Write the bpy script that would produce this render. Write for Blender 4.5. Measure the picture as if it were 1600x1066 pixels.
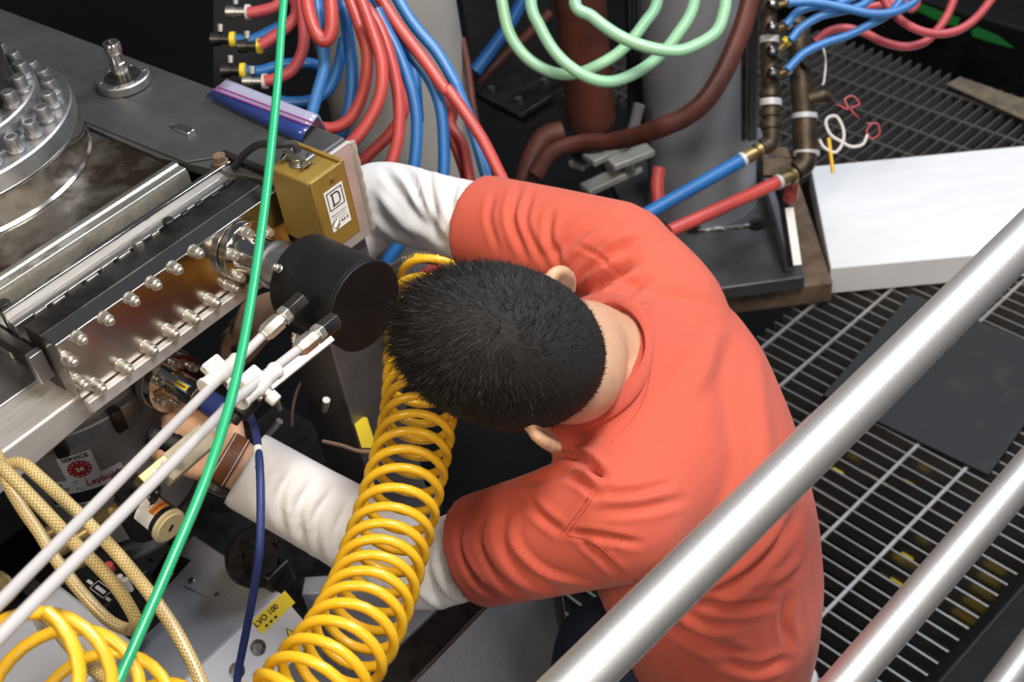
import bpy, bmesh, math, random
import numpy as np
from mathutils import Vector, Matrix
random.seed(7); rng = np.random.RandomState(7)
scene = bpy.context.scene
for o in list(bpy.data.objects): bpy.data.objects.remove(o)
COL = scene.collection

# ------------------------------------------------------------------ camera
CAMZ = 1.85; FPX = 2000.0
_p, _r = math.radians(41), math.radians(-9)
_R = Vector((1, 0, 0)); CF = Vector((0, math.cos(_p), -math.sin(_p))); _U = Vector((0, math.sin(_p), math.cos(_p)))
CR = _R * math.cos(_r) + _U * math.sin(_r); CU = -_R * math.sin(_r) + _U * math.cos(_r)
cam = bpy.data.cameras.new('camera'); camo = bpy.data.objects.new('camera', cam); COL.objects.link(camo)
cam.sensor_width = 36; cam.lens = 36 * FPX / 1600; cam.clip_start = .05
camo.matrix_world = Matrix(((CR.x, CU.x, -CF.x, 0), (CR.y, CU.y, -CF.y, 0), (CR.z, CU.z, -CF.z, CAMZ), (0, 0, 0, 1)))
cam.dof.use_dof = True; cam.dof.focus_distance = 1.30; cam.dof.aperture_fstop = 9.0
scene.camera = camo

# ------------------------------------------------------------------ world, lights, exposure
world = bpy.data.worlds.new('hall'); scene.world = world; world.use_nodes = True
bg = world.node_tree.nodes['Background']; bg.inputs[0].default_value = (.80, .86, 1, 1); bg.inputs[1].default_value = .09
def area(name, loc, tgt, sx, sy, power, color):
    l = bpy.data.lights.new(name, 'AREA'); l.shape = 'RECTANGLE'; l.size = sx; l.size_y = sy; l.energy = power; l.color = color
    o = bpy.data.objects.new(name, l); COL.objects.link(o); o.location = loc
    o.rotation_euler = (Vector(tgt) - Vector(loc)).to_track_quat('-Z', 'Y').to_euler(); return o
area('hall_lamp_overhead', (1.0, .5, 3.7), (.25, 1.1, .7), 1.2, .6, 96, (1, .97, .94))
area('hall_lamp_warm', (-1.2, -.9, 3.2), (0, 1.0, .8), .7, .7, 46, (1, .82, .60))
area('fill_light_front', (1.3, -1.7, 2.6), (.2, 1.0, .8), 1.0, .8, 22, (1, .97, .95))  # unseen fill light, added to brighten the pump and handrail from the camera side
area('hall_lamp_cool', (2.4, 2.6, 3.8), (.9, 2.2, .1), 1.2, 1.2, 85, (.80, .88, 1))
scene.view_settings.view_transform = 'Standard'; scene.view_settings.look = 'None'
scene.view_settings.gamma = 1; scene.view_settings.use_curve_mapping = False
scene.view_settings.exposure = 0.1

# ------------------------------------------------------------------ geometry helpers
def ray(x, y): return CF + CR * ((x - 800) / FPX) - CU * ((y - 533) / FPX)
CAM = Vector((0, 0, CAMZ))
def D(x, y, d): return CAM + ray(x, y) * d                      # a point at camera distance d
def Zp(x, y, z):                                                # a point at height z above the grating
    r = ray(x, y); return CAM + r * ((z - CAMZ) / r.z)
def PL(x, y, p, n):
    r = ray(x, y); return CAM + r * ((p - CAM).dot(n) / r.dot(n))
def proj(P):
    v = P - CAM; d = v.dot(CF); return 800 + FPX * v.dot(CR) / d, 533 - FPX * v.dot(CU) / d
VZ = Vector((0, 0, 1))
_t = math.radians(45)
VA = Vector((math.sin(_t), -math.cos(_t), 0)); VB = Vector((math.cos(_t), math.sin(_t), 0))
def MF(a, b, z): return VA * a + VB * b + VZ * (z + CAMZ)       # machine frame, z counted from camera height
def PA(x, y, a): return PL(x, y, MF(a, 0, 0), VA)               # pixel -> point on a machine plane a = const
def frame(ax):
    ax = ax.normalized(); h = VZ if abs(ax.z) < .9 else Vector((1, 0, 0))
    u = ax.cross(h).normalized(); return u, ax.cross(u).normalized(), ax
def spline(pts, n=8):
    P = [Vector(p) for p in pts]
    if len(P) < 3: return P
    P = [P[0] * 2 - P[1]] + P + [P[-1] * 2 - P[-2]]; out = []
    for i in range(1, len(P) - 2):
        a, b, c, d = P[i - 1:i + 3]
        for k in range(n):
            t = k / n
            out.append(.5 * ((2 * b) + (c - a) * t + (2 * a - 5 * b + 4 * c - d) * t * t + (3 * b - a - 3 * c + d) * t ** 3))
    out.append(P[-2]); return out

class MB:
    def __init__(s): s.v = []; s.f = []; s.uv = {}
    def add(s, vs, fs):
        k = len(s.v); s.v += [Vector(q) for q in vs]; s.f += [tuple(i + k for i in f) for f in fs]; return s
    def box(s, c, ax, h):
        c = Vector(c); x, y, z = [Vector(a).normalized() for a in ax]
        vs = [c + x * (i * h[0]) + y * (j * h[1]) + z * (k * h[2]) for k in (-1, 1) for j in (-1, 1) for i in (-1, 1)]
        return s.add(vs, [(0, 2, 3, 1), (4, 5, 7, 6), (0, 1, 5, 4), (2, 6, 7, 3), (0, 4, 6, 2), (1, 3, 7, 5)])
    def mbox(s, a0, a1, b0, b1, z0, z1):                        # box in the machine frame
        return s.box(MF((a0 + a1) / 2, (b0 + b1) / 2, (z0 + z1) / 2), (VA, VB, VZ), (abs(a1 - a0) / 2, abs(b1 - b0) / 2, abs(z1 - z0) / 2))
    def lathe(s, p, ax, prof, n=32, rot=0):                     # prof: (t along axis, radius)
        p = Vector(p); u, w, ax = frame(Vector(ax)); vs = []; fs = []
        for t, r in prof:
            for i in range(n):
                q = rot + 2 * math.pi * i / n; vs.append(p + ax * t + (u * math.cos(q) + w * math.sin(q)) * r)
        m = len(prof)
        for j in range(m - 1):
            for i in range(n):
                i2 = (i + 1) % n; fs.append((j * n + i, j * n + i2, (j + 1) * n + i2, (j + 1) * n + i))
        fs.append(tuple(range(n - 1, -1, -1))); fs.append(tuple((m - 1) * n + i for i in range(n)))
        return s.add(vs, fs)
    def cyl(s, p0, p1, r0, r1=None, n=24, rot=0):
        p0 = Vector(p0); d = Vector(p1) - p0; return s.lathe(p0, d, [(0, r0), (d.length, r0 if r1 is None else r1)], n, rot)
    def tube(s, pts, r, n=12, seg=8, smooth=True, flat=1.0, flatdir=None):
        P = spline(pts, seg) if smooth else [Vector(q) for q in pts]
        m = len(P); L = 0; vs = []; fs = []; base = len(s.v); u = None
        for j in range(m):
            t = (P[min(j + 1, m - 1)] - P[max(j - 1, 0)]).normalized()
            if u is None: u = frame(t)[0] if flatdir is None else (flatdir - t * flatdir.dot(t)).normalized()
            else: u = (u - t * u.dot(t)).normalized()
            w = t.cross(u); rr = r if not isinstance(r, (list, tuple)) else np.interp(j / (m - 1), np.linspace(0, 1, len(r)), r)
            if j: L += (P[j] - P[j - 1]).length
            for i in range(n):
                q = 2 * math.pi * i / n
                s.uv[base + len(vs)] = (i / n, L); vs.append(P[j] + u * (math.cos(q) * rr * flat) + w * (math.sin(q) * rr))
        for j in range(m - 1):
            for i in range(n):
                i2 = (i + 1) % n; fs.append((j * n + i, j * n + i2, (j + 1) * n + i2, (j + 1) * n + i))
        fs.append(tuple(range(n - 1, -1, -1))); fs.append(tuple((m - 1) * n + i for i in range(n)))
        return s.add(vs, fs)
    def prism(s, poly, vec):
        n = len(poly); P = [Vector(q) for q in poly]; vec = Vector(vec)
        return s.add(P + [q + vec for q in P], [tuple(range(n - 1, -1, -1)), tuple(range(n, 2 * n))] + [(i, (i + 1) % n, (i + 1) % n + n, i + n) for i in range(n)])
    def mesh(s, name, center=None, angle=35):
        c = center if center is not None else sum(s.v, Vector()) / len(s.v)
        me = bpy.data.meshes.new(name); me.from_pydata([tuple(q - c) for q in s.v], [], s.f)
        if s.uv:
            lay = me.uv_layers.new(name='uv'); n = 12
            for poly in me.polygons:
                us = [s.uv.get(v, (0, 0)) for v in poly.vertices]; wrap = max(q[0] for q in us) - min(q[0] for q in us) > .5
                for li, q in zip(poly.loop_indices, us): lay.data[li].uv = (q[0] + (1 if wrap and q[0] < .5 else 0), q[1])
        bm = bmesh.new(); bm.from_mesh(me); bmesh.ops.recalc_face_normals(bm, faces=bm.faces); bm.to_mesh(me); bm.free()
        me.polygons.foreach_set('use_smooth', [True] * len(me.polygons)); me.set_sharp_from_angle(angle=math.radians(angle))
        me.update(); return me, c

def wpos(o):
    p = Vector((0, 0, 0))
    while o: p = p + o.location; o = o.parent
    return p
def tag(o, label=None, cat=None, group=None, kind=None):
    if label: o['label'] = label
    if cat: o['category'] = cat
    if group: o['group'] = group
    if kind: o['kind'] = kind
    return o
def link(name, me, m, parent=None, loc=(0, 0, 0)):
    o = bpy.data.objects.new(name, me); COL.objects.link(o)
    if m is not None and len(me.materials) == 0: me.materials.append(m)
    if parent is not None:
        o.parent = parent; o.location = Vector(loc) - wpos(parent)
    else: o.location = loc
    return o
def obj(name, mb, m, parent=None, bevel=0, label=None, angle=35, seg=2):
    me, c = mb.mesh(name, angle=angle); o = link(name, me, m, parent, c)
    if bevel:
        b = o.modifiers.new('bevel', 'BEVEL'); b.width = bevel; b.segments = seg; b.limit_method = 'ANGLE'; b.angle_limit = math.radians(40); b.harden_normals = False
    if label: o['label'] = label
    return o
def thing(name, label, cat, loc, group=None):
    o = bpy.data.objects.new(name, None); o.empty_display_size = .02; COL.objects.link(o); o.location = loc
    return tag(o, label, cat, group)
def inst(name, me, p, ax, parent, spin=0, scale=1):             # a shared mesh modelled along +Z, put at p along ax
    o = bpy.data.objects.new(name, me); COL.objects.link(o)
    o.rotation_euler = (Vector(ax).to_track_quat('Z', 'Y').to_matrix() @ Matrix.Rotation(spin, 3, 'Z')).to_euler()
    o.scale = (scale,) * 3
    if parent is not None: o.parent = parent; o.location = Vector(p) - wpos(parent)
    else: o.location = p
    return o
def zmesh(name, mb, m):
    me, c = mb.mesh(name, center=Vector()); me.materials.append(m); return me

# ------------------------------------------------------------------ materials
MATS = {}
def mat(name, col, rough=.5, metal=0, col2=None, scale=6, lo=.4, hi=.65, bump=0, bscale=150, stretch=None, r2=None, detail=6, coat=0, alpha=None, trans=0, sheen=0, emit=None, spec=None, sss=0):
    m = bpy.data.materials.new(name); m.use_nodes = True; N = m.node_tree.nodes; L = m.node_tree.links; b = N['Principled BSDF']
    b.inputs['Base Color'].default_value = (*col, 1); b.inputs['Roughness'].default_value = rough; b.inputs['Metallic'].default_value = metal
    if coat: b.inputs['Coat Weight'].default_value = coat; b.inputs['Coat Roughness'].default_value = .15
    if trans: b.inputs['Transmission Weight'].default_value = trans
    if alpha is not None: b.inputs['Alpha'].default_value = alpha
    if sheen: b.inputs['Sheen Weight'].default_value = sheen
    if spec is not None: b.inputs['Specular IOR Level'].default_value = spec
    if sss: b.inputs['Subsurface Weight'].default_value = sss; b.inputs['Subsurface Radius'].default_value = (.012, .004, .002); b.inputs['Subsurface Scale'].default_value = 1
    if emit: b.inputs['Emission Color'].default_value = (*emit[:3], 1); b.inputs['Emission Strength'].default_value = emit[3]
    tc = N.new('ShaderNodeTexCoord'); co = tc.outputs['Object']
    if stretch:
        mp = N.new('ShaderNodeMapping'); mp.inputs['Scale'].default_value = stretch[:3]
        if len(stretch) > 3: mp.inputs['Rotation'].default_value = (0, 0, stretch[3])
        if len(stretch) > 3:
            mr = N.new('ShaderNodeMapping'); mr.inputs['Rotation'].default_value = (0, 0, stretch[3]); mp.inputs['Rotation'].default_value = (0, 0, 0)
            L.new(co, mr.inputs[0]); co = mr.outputs[0]
        L.new(co, mp.inputs[0]); co = mp.outputs[0]
    if col2:
        n = N.new('ShaderNodeTexNoise'); n.inputs['Scale'].default_value = scale; n.inputs['Detail'].default_value = detail; n.inputs['Roughness'].default_value = .62; L.new(co, n.inputs[0])
        mr = N.new('ShaderNodeMapRange'); mr.inputs[1].default_value = lo; mr.inputs[2].default_value = hi; L.new(n.outputs[0], mr.inputs[0])
        mx = N.new('ShaderNodeMix'); mx.data_type = 'RGBA'; mx.inputs[6].default_value = (*col, 1); mx.inputs[7].default_value = (*col2, 1)
        L.new(mr.outputs[0], mx.inputs[0]); L.new(mx.outputs[2], b.inputs['Base Color'])
        if r2 is not None:
            q = N.new('ShaderNodeMapRange'); q.inputs[3].default_value = rough; q.inputs[4].default_value = r2; L.new(mr.outputs[0], q.inputs[0]); L.new(q.outputs[0], b.inputs['Roughness'])
    if bump:
        n = N.new('ShaderNodeTexNoise'); n.inputs['Scale'].default_value = bscale; n.inputs['Detail'].default_value = 4; L.new(co, n.inputs[0])
        bp = N.new('ShaderNodeBump'); bp.inputs['Strength'].default_value = bump; bp.inputs['Distance'].default_value = .001; L.new(n.outputs[0], bp.inputs['Height']); L.new(bp.outputs[0], b.inputs['Normal'])
    MATS[name] = m; return m
mSTEEL = mat('brushed_steel', (.52, .52, .53), .34, 1, (.36, .35, .34), 14, .35, .7, bump=.15, bscale=60, stretch=(1, 14, 1, -.785), r2=.5)
mALU = mat('aluminium_beam', (.74, .71, .67), .45, .6, (.56, .53, .49), 9, .35, .7, bump=.2, bscale=40, stretch=(14, 1, 3, .785))
mTABLE = mat('grey_table_plate', (.16, .16, .16), .42, .7, (.085, .085, .085), 8, .35, .7, bump=.1, bscale=90, r2=.55)
mSTAIN = mat('stained_plate', (.30, .27, .23), .22, .85, (.035, .024, .016), 9, .36, .60, bump=.35, bscale=70, r2=.6)
mSTRIP = mat('weld_strip', (.62, .60, .54), .28, .9, (.14, .11, .08), 26, .5, .68, bump=.5, bscale=120, r2=.6)
mCHROME = mat('polished_steel', (.72, .70, .66), .10, 1, (.55, .52, .47), 6, .4, .7, r2=.2)
mFACE = mat('mirror_plate', (.66, .62, .57), .16, 1, (.46, .42, .37), 7, .42, .7, r2=.32)
mNUT = mat('nut_steel', (.78, .75, .69), .30, .85, (.56, .50, .41), 60, .4, .7)
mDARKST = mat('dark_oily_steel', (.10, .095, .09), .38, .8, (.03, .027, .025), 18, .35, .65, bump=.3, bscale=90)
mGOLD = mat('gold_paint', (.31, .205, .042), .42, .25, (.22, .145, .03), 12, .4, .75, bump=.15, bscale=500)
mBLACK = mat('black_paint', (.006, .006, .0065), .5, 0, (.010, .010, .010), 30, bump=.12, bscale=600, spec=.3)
mRUBBER = mat('black_rubber', (.012, .012, .013), .7, 0, (.022, .021, .02), 9, .4, .75)
mMATT = mat('black_mat', (.014, .014, .015), .62, 0, (.04, .037, .032), 14, .55, .8, bump=.2, bscale=80)
mWHITE = mat('white_plastic', (.70, .67, .62), .38)
mNYLON = mat('white_nylon_tube', (.56, .53, .52), .3, coat=.3)
mLABEL = mat('label_white', (.82, .81, .78), .5)
mINK = mat('ink_black', (.01, .01, .01), .6)
mINKRED = mat('ink_red', (.45, .02, .02), .5)
mYLAB = mat('label_yellow', (.80, .60, .03), .5)
mORANGE = mat('label_orange', (.80, .25, .04), .5)
mGREY = mat('grey_pump_paint', (.34, .34, .36), .42, .1, (.28, .28, .30), 4, .3, .8)
mGREYL = mat('light_grey_paint', (.58, .58, .60), .42, .1)
mPUMP = mat('turbo_pump_grey', (.34, .32, .30), .42, .15, (.29, .27, .25), 7)
mRED = mat('red_hose', (.55, .075, .06), .42, 0, (.42, .05, .045), 9, coat=.15)
mPINK = mat('pink_red_hose', (.55, .09, .10), .45, 0, (.42, .06, .07), 9)
mBLUE = mat('blue_hose', (.02, .15, .42), .42, 0, (.015, .11, .33), 9, coat=.15)
mBLUEL = mat('light_blue_hose', (.05, .22, .55), .42, 0, (.04, .17, .45), 9, coat=.15)
mNAVY = mat('navy_cable', (.02, .035, .14), .5)
mGREEN = mat('green_air_hose', (.02, .38, .16), .3, coat=.3)
mMINT = mat('mint_hose', (.27, .58, .38), .42, 0, (.36, .62, .36), 5, .4, .7, coat=.2)
mYEL = mat('yellow_coil_hose', (.85, .50, .02), .32, 0, (.80, .44, .015), 7, coat=.25)
mBRASS = mat('brass', (.42, .32, .14), .38, .8, (.22, .15, .07), 20, .4, .7)
mBRONZE = mat('bronze_pipe', (.13, .09, .055), .5, .6, (.035, .028, .022), 22, .35, .65, bump=.4, bscale=120)
mCOL = mat('grey_column', (.27, .275, .30), .5, .35, (.20, .20, .22), 4, .35, .7)
mCOLW = mat('warm_grey_column', (.40, .385, .36), .5, .25, (.33, .315, .295), 5, .35, .7)
mRUSTH = mat('rust_red_hose', (.13, .034, .022), .6, 0, (.055, .015, .011), 10, bump=.2, bscale=120)
mGRATE = mat('galvanised_grating', (.27, .26, .255), .42, .75, (.20, .185, .17), 16, .35, .7)
mGRATED = mat('galvanised_rod', (.46, .44, .42), .4, .6, (.32, .30, .28), 16)
mWOOD = mat('weathered_wood', (.20, .13, .08), .75, 0, (.07, .045, .03), 12, .35, .65, bump=.5, bscale=60)
mPAPER = mat('white_board', (.86, .86, .85), .6, 0, (.78, .79, .81), 5, .35, .75, stretch=(1, 6, 1))
mRAIL = mat('handrail_aluminium', (.76, .74, .72), .44, .9, (.64, .62, .59), 10, .4, .7, bump=.12, bscale=40, stretch=(30, 30, 30), r2=.52)
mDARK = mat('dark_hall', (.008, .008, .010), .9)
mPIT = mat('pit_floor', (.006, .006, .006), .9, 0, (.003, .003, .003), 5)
mSHEET = mat('brushed_sheet', (.46, .48, .55), .36, .3, (.33, .345, .40), 30, .35, .7, bump=.25, bscale=50, stretch=(40, 40, 1.2), r2=.42)
mLEGM = mat('frame_leg_steel', (.22, .20, .20), .4, .6, (.13, .12, .12), 9, .35, .7)
mRUSTP = mat('rusty_plate', (.22, .17, .11), .7, .2, (.10, .085, .065), 24, .35, .65, bump=.3)
mGLOW = mat('green_glow', (.0, .02, .002), .5, emit=(.0, .8, .06, .05))
mCOPPER = mat('bare_wire', (.42, .26, .19), .5)
mTAN = mat('tan_block', (.42, .35, .23), .6, 0, (.34, .28, .18), 40)
mAMBER = mat('amber_lens', (.62, .50, .26), .12, coat=.6)
mGLASS = mat('clear_film', (.42, .42, .58), .15, 0, alpha=.7)
mFILMB = mat('blue_film', (.03, .06, .27), .25, 0, alpha=.75, coat=.4)
mFILMP = mat('purple_film', (.30, .06, .30), .25, alpha=.9)

# braided clear hose: crossing threads from the tube's own uv
mBRAID = bpy.data.materials.new('braided_hose'); mBRAID.use_nodes = True
def _braid(m):
    N = m.node_tree.nodes; L = m.node_tree.links; b = N['Principled BSDF']; b.inputs['Roughness'].default_value = .3
    b.inputs['Coat Weight'].default_value = .35; b.inputs['Coat Roughness'].default_value = .12
    uv = N.new('ShaderNodeUVMap'); sp = N.new('ShaderNodeSeparateXYZ'); L.new(uv.outputs[0], sp.inputs[0])
    def mth(op, a, bb):
        n = N.new('ShaderNodeMath'); n.operation = op
        for i, q in enumerate((a, bb)):
            if q is None: continue
            if isinstance(q, (int, float)): n.inputs[i].default_value = q
            else: L.new(q, n.inputs[i])
        return n.outputs[0]
    u = mth('MULTIPLY', sp.outputs[0], 2 * math.pi * 8); v = mth('MULTIPLY', sp.outputs[1], 2 * math.pi * 270)
    s1 = mth('SINE', mth('ADD', u, v), None); s2 = mth('SINE', mth('SUBTRACT', u, v), None)
    h = mth('MAXIMUM', s1, s2)
    mr = N.new('ShaderNodeMapRange'); mr.inputs[1].default_value = .1; mr.inputs[2].default_value = .9; L.new(h, mr.inputs[0])
    mx = N.new('ShaderNodeMix'); mx.data_type = 'RGBA'; mx.inputs[6].default_value = (.34, .22, .055, 1); mx.inputs[7].default_value = (.66, .52, .25, 1)
    L.new(mr.outputs[0], mx.inputs[0]); L.new(mx.outputs[2], b.inputs['Base Color'])
    bp = N.new('ShaderNodeBump'); bp.inputs['Strength'].default_value = .4; bp.inputs['Distance'].default_value = .001; L.new(mr.outputs[0], bp.inputs['Height']); L.new(bp.outputs[0], b.inputs['Normal'])
_braid(mBRAID)

# ------------------------------------------------------------------ lettering and stickers
def text_tris(body, size=1, bold=0):
    cu = bpy.data.curves.new('t', 'FONT'); cu.body = body; cu.size = size; cu.align_x = 'CENTER'; cu.align_y = 'CENTER'; cu.offset = bold; cu.resolution_u = 3
    o = bpy.data.objects.new('t', cu); COL.objects.link(o); dg = bpy.context.evaluated_depsgraph_get(); me = o.evaluated_get(dg).to_mesh()
    v = [(q.co.x, q.co.y) for q in me.vertices]; f = [tuple(p.vertices) for p in me.polygons]
    o.evaluated_get(dg).to_mesh_clear(); bpy.data.objects.remove(o); bpy.data.curves.remove(cu); return v, f
def plane_map(o, r, u, n): return lambda x, y, h: o + r * x + u * y + n * h
def sheet(name, fmap, x0, x1, y0, y1, h, m, parent, th=.0004, nx=12, label=None):
    mb = MB(); vs = []; fs = []
    for k, hh in ((0, h), (1, h - th)):
        for j in (0, 1):
            for i in range(nx + 1): vs.append(fmap(x0 + (x1 - x0) * i / nx, (y0, y1)[j], hh))
    w = nx + 1
    for i in range(nx):
        fs += [(i, i + 1, w + i + 1, w + i), (2 * w + i, 3 * w + i, 3 * w + i + 1, 2 * w + i + 1), (i, 2 * w + i, 2 * w + i + 1, i + 1), (w + i, w + i + 1, 3 * w + i + 1, 3 * w + i)]
    fs += [(0, w, 3 * w, 2 * w), (nx, 2 * w + nx, 3 * w + nx, w + nx)]
    mb.add(vs, fs); return obj(name, mb, m, parent, label=label)
def letters(fmap, body, cx, cy, size, h, m, parent, name='lettering', bold=0, sx=1):
    v, f = text_tris(body, size, bold); mb = MB(); mb.add([fmap(cx + x * sx, cy + y, h) for x, y in v], f)
    me = bpy.data.meshes.new(name); c = sum(mb.v, Vector()) / len(mb.v); me.from_pydata([tuple(q - c) for q in mb.v], [], mb.f)
    return link(name, me, m, parent, c)
def shape2(fmap, poly, h, m, parent, name):
    mb = MB(); c = sum((Vector(q) for q in [fmap(x, y, h) for x, y in poly]), Vector()) / len(poly)
    me = bpy.data.meshes.new(name); me.from_pydata([tuple(fmap(x, y, h) - c) for x, y in poly], [], [tuple(range(len(poly)))])
    return link(name, me, m, parent, c)

# ------------------------------------------------------------------ the setting
_g = math.radians(37.8)
G1 = Vector((math.cos(_g), math.sin(_g), 0)); G2 = Vector((math.sin(_g), -math.cos(_g), 0))   # rod direction, bar direction
def gp(u, v, z=0): return G1 * u + G2 * v + VZ * z
def guv(P): return P.dot(G1), P.dot(G2)
def bar_mesh(L, h, w, name, m=None):
    mb = MB(); mb.box((0, 0, -h / 2), ((1, 0, 0), (0, 1, 0), (0, 0, 1)), (L / 2, w / 2, h / 2)); return zmesh(name, mb, m or mGRATE)
def grating(label, barsdir, u0, u1, v0, v1, name='floor'):
    # bars run along barsdir ('v' or 'u'); rods run across
    root = bpy.data.objects.new(name, None); COL.objects.link(root); root.empty_display_size = .05; root.location = gp((u0 + u1) / 2, (v0 + v1) / 2)
    tag(root, label, None, None, 'structure')
    if barsdir == 'v': L, R0, R1, S0, S1, dv, ds = v1 - v0, u0, u1, v0, v1, G2, G1
    else: L, R0, R1, S0, S1, dv, ds = u1 - u0, v0, v1, u0, u1, G1, G2
    bm_ = bar_mesh(L, .030, .0042, 'bearing_bar'); rm = bar_mesh(R1 - R0, .0065, .0065, 'cross_rod', mGRATED if barsdir == 'v' else mGRATE)
    mid = (S0 + S1) / 2
    k = R0
    while k <= R1 + 1e-6:
        o = inst('bearing_bar', bm_, ds * k + dv * mid, VZ, root); o.rotation_euler = (0, 0, math.atan2(dv.y, dv.x)); k += .0302
    k = S0 + .03
    while k <= S1 - .01:
        o = inst('cross_rod', rm, dv * k + ds * ((R0 + R1) / 2) + VZ * .001, VZ, root); o.rotation_euler = (0, 0, math.atan2(ds.y, ds.x)); k += .1
    return root
mPALE = mat('pale_worn_aluminium', (.52, .52, .48), .5, .3, (.34, .33, .30), 16, .35, .7)
# ---- grating floor: near field of bars running down to the right, far field turned by a quarter
def uv_of(x, y): return guv(Zp(x, y, 0))
near_v1 = (uv_of(1445, 1066)[1] + uv_of(1600, 880)[1]) / 2
vL = uv_of(885, 960)[1] - .02
vjoin = uv_of(1390, 478)[1]
# near panels: below a seam along the rods
uN0, uN1 = .55, 2.08
ref = uv_of(1270 + 825 / 6.957, 780 + 525 / 6.957)      # a rod / bar crossing seen in the photo
def grating2():
    u0 = ref[0] - .0302 * 37; u1 = ref[0] + .0302 * 27
    v0 = ref[1] - .1 * int((ref[1] + 1.33) / .1) - .03; v1 = near_v1
    return u0, u1, v0, v1
u0, u1, v0, v1 = grating2()
floorN = grating('galvanised bar grating walkway, near panel around the kneeling person and the black mat', 'v', u0, u1, v0, v1)
f_edge = (uv_of(1340, 62)[0] + uv_of(1600, 158)[0]) / 2
floorF = grating('galvanised bar grating walkway, far panel beyond the white board', 'u', u1 + .02, f_edge, -2.35, -.95)
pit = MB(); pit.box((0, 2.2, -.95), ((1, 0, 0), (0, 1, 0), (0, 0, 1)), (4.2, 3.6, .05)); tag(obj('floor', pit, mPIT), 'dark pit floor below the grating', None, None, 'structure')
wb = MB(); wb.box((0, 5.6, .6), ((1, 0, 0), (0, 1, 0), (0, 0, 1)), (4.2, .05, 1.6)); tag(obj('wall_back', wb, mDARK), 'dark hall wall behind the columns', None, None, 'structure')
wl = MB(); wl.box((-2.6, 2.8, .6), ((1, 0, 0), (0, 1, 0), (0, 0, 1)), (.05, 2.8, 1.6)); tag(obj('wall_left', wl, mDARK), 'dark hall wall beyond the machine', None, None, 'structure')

# pipes and cables lying in the pit under the grating
def simple(name, pts, r, m, label, cat, group=None, n=12, parent=None, seg=8, **k):
    mb = MB(); mb.tube(pts, r, n=n, seg=seg, **k); o = obj(name, mb, m, parent)
    return tag(o, label, cat, group) if parent is None else o
simple('pit_pipe', [Zp(1190, 880, -.27), Zp(1310, 750, -.26), Zp(1440, 630, -.27)], .045, mRUSTH, 'rust red pipe in the dark under the grating beside the shirt', 'pipe')
simple('pit_pipe', [Zp(1330, 690, -.14), Zp(1430, 755, -.14), Zp(1560, 830, -.14)], .02, mBLUE, 'blue hose in the dark under the grating below the black mat', 'pipe')
simple('pit_pipe', [Zp(1350, 740, -.10), Zp(1430, 790, -.10), Zp(1540, 850, -.10)], .012, mBRASS, 'thin brass pipe in the dark under the grating', 'pipe')
for k, (x, y) in enumerate([(1388, 893), (1403, 908), (1420, 868), (1540, 905), (1528, 925), (1517, 945), (1507, 962), (1494, 978), (1424, 752), (1312, 735)]):
    p = Zp(x, y, -.035); mb = MB(); mb.box(p, (G1, G2, VZ), (.008, .012 if k < 3 or k > 7 else .02, .006))
    lab = ('between the shirt and the lower rail, lower one', 'between the shirt and the lower rail, beside a bar end', 'between the shirt and the lower rail, upper one', 'by the black stringer, first of the row from the top', 'by the black stringer, second of the row from the top', 'by the black stringer, middle of the row', 'by the black stringer, fourth of the row from the top', 'by the black stringer, lowest of the row', 'below the lower corner of the black mat', 'just right of the thick handrail and the shirt')[k]
    tag(obj('yellow_chip', mb, mYLAB, bevel=.002), 'yellow chip under the grating ' + lab, 'chip', 'yellow chips under the grating')

# black rubber mat on the grating
c4 = [Zp(1285, 617, .008), Zp(1545, 742, .008), Zp(1545, 742, .008) + (Zp(1424, 458, .008) - Zp(1285, 617, .008)) * 1.0, Zp(1424, 458, .008)]
mb = MB(); mb.prism([q - VZ * .0075 for q in c4], VZ * .008); tag(obj('rubber_mat', mb, mMATT, bevel=.002), 'flat black rubber mat lying on the grating', 'mat')
# black stringer along the grating's lower edge
mb = MB(); e = near_v1 + .012
mb.prism([gp(.4, e, .03), gp(.4, e + .02, .045), gp(.4, e + .16, -.02), gp(.4, e + .16, -.2), gp(.4, e, -.2)], G1 * 1.9)
tag(obj('stair_stringer', mb, mBLACK, bevel=.004), 'black steel stringer along the lower right edge of the grating', 'stringer')

# white board (laid flat) and the column base
wz = CAMZ - 1.775
u_ = Vector((.994, -.105, 0)); v_ = Vector((.165, .986, 0)); p0 = Zp(1298, 419, wz)
mb = MB(); mb.prism([p0 - VZ * wz * .97, p0 + u_ * .75 - VZ * wz * .97, p0 + u_ * .75 + v_ * .39 - VZ * wz * .97, p0 + v_ * .39 - VZ * wz * .97], VZ * wz * .97)
tag(obj('white_board', mb, mPAPER, bevel=.003), 'thick white board lying flat on the grating behind the handrail', 'board')
colc = Vector((.49, 2.42, 0))
mb = MB(); mb.prism([Vector((.36, 2.10, .005)), Vector((.70, 2.085, .005)), Vector((.745, 2.62, .005)), Vector((.30, 2.72, .005))], VZ * .055)
woodb = tag(obj('timber_sleeper', mb, mWOOD, bevel=.004), 'weathered brown timber block under the steel base plate', 'timber')
base = thing('base_plate', 'grey steel base plate with raised right edge carrying the grey column', 'base plate', (.3, 2.4, .062))
mb = MB(); mb.prism([Vector((.33, 2.085, .062)), Vector((.635, 2.075, .062)), Vector((.69, 2.62, .062)), Vector((.28, 2.72, .062))], VZ * .034); obj('plate', mb, mTABLE, base, bevel=.003)
mb = MB(); mb.prism([Vector((.600, 2.10, .096)), Vector((.625, 2.10, .096)), Vector((.672, 2.60, .096)), Vector((.647, 2.60, .096))], VZ * .045); obj('side_rail', mb, mCOL, base, bevel=.002)
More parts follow.
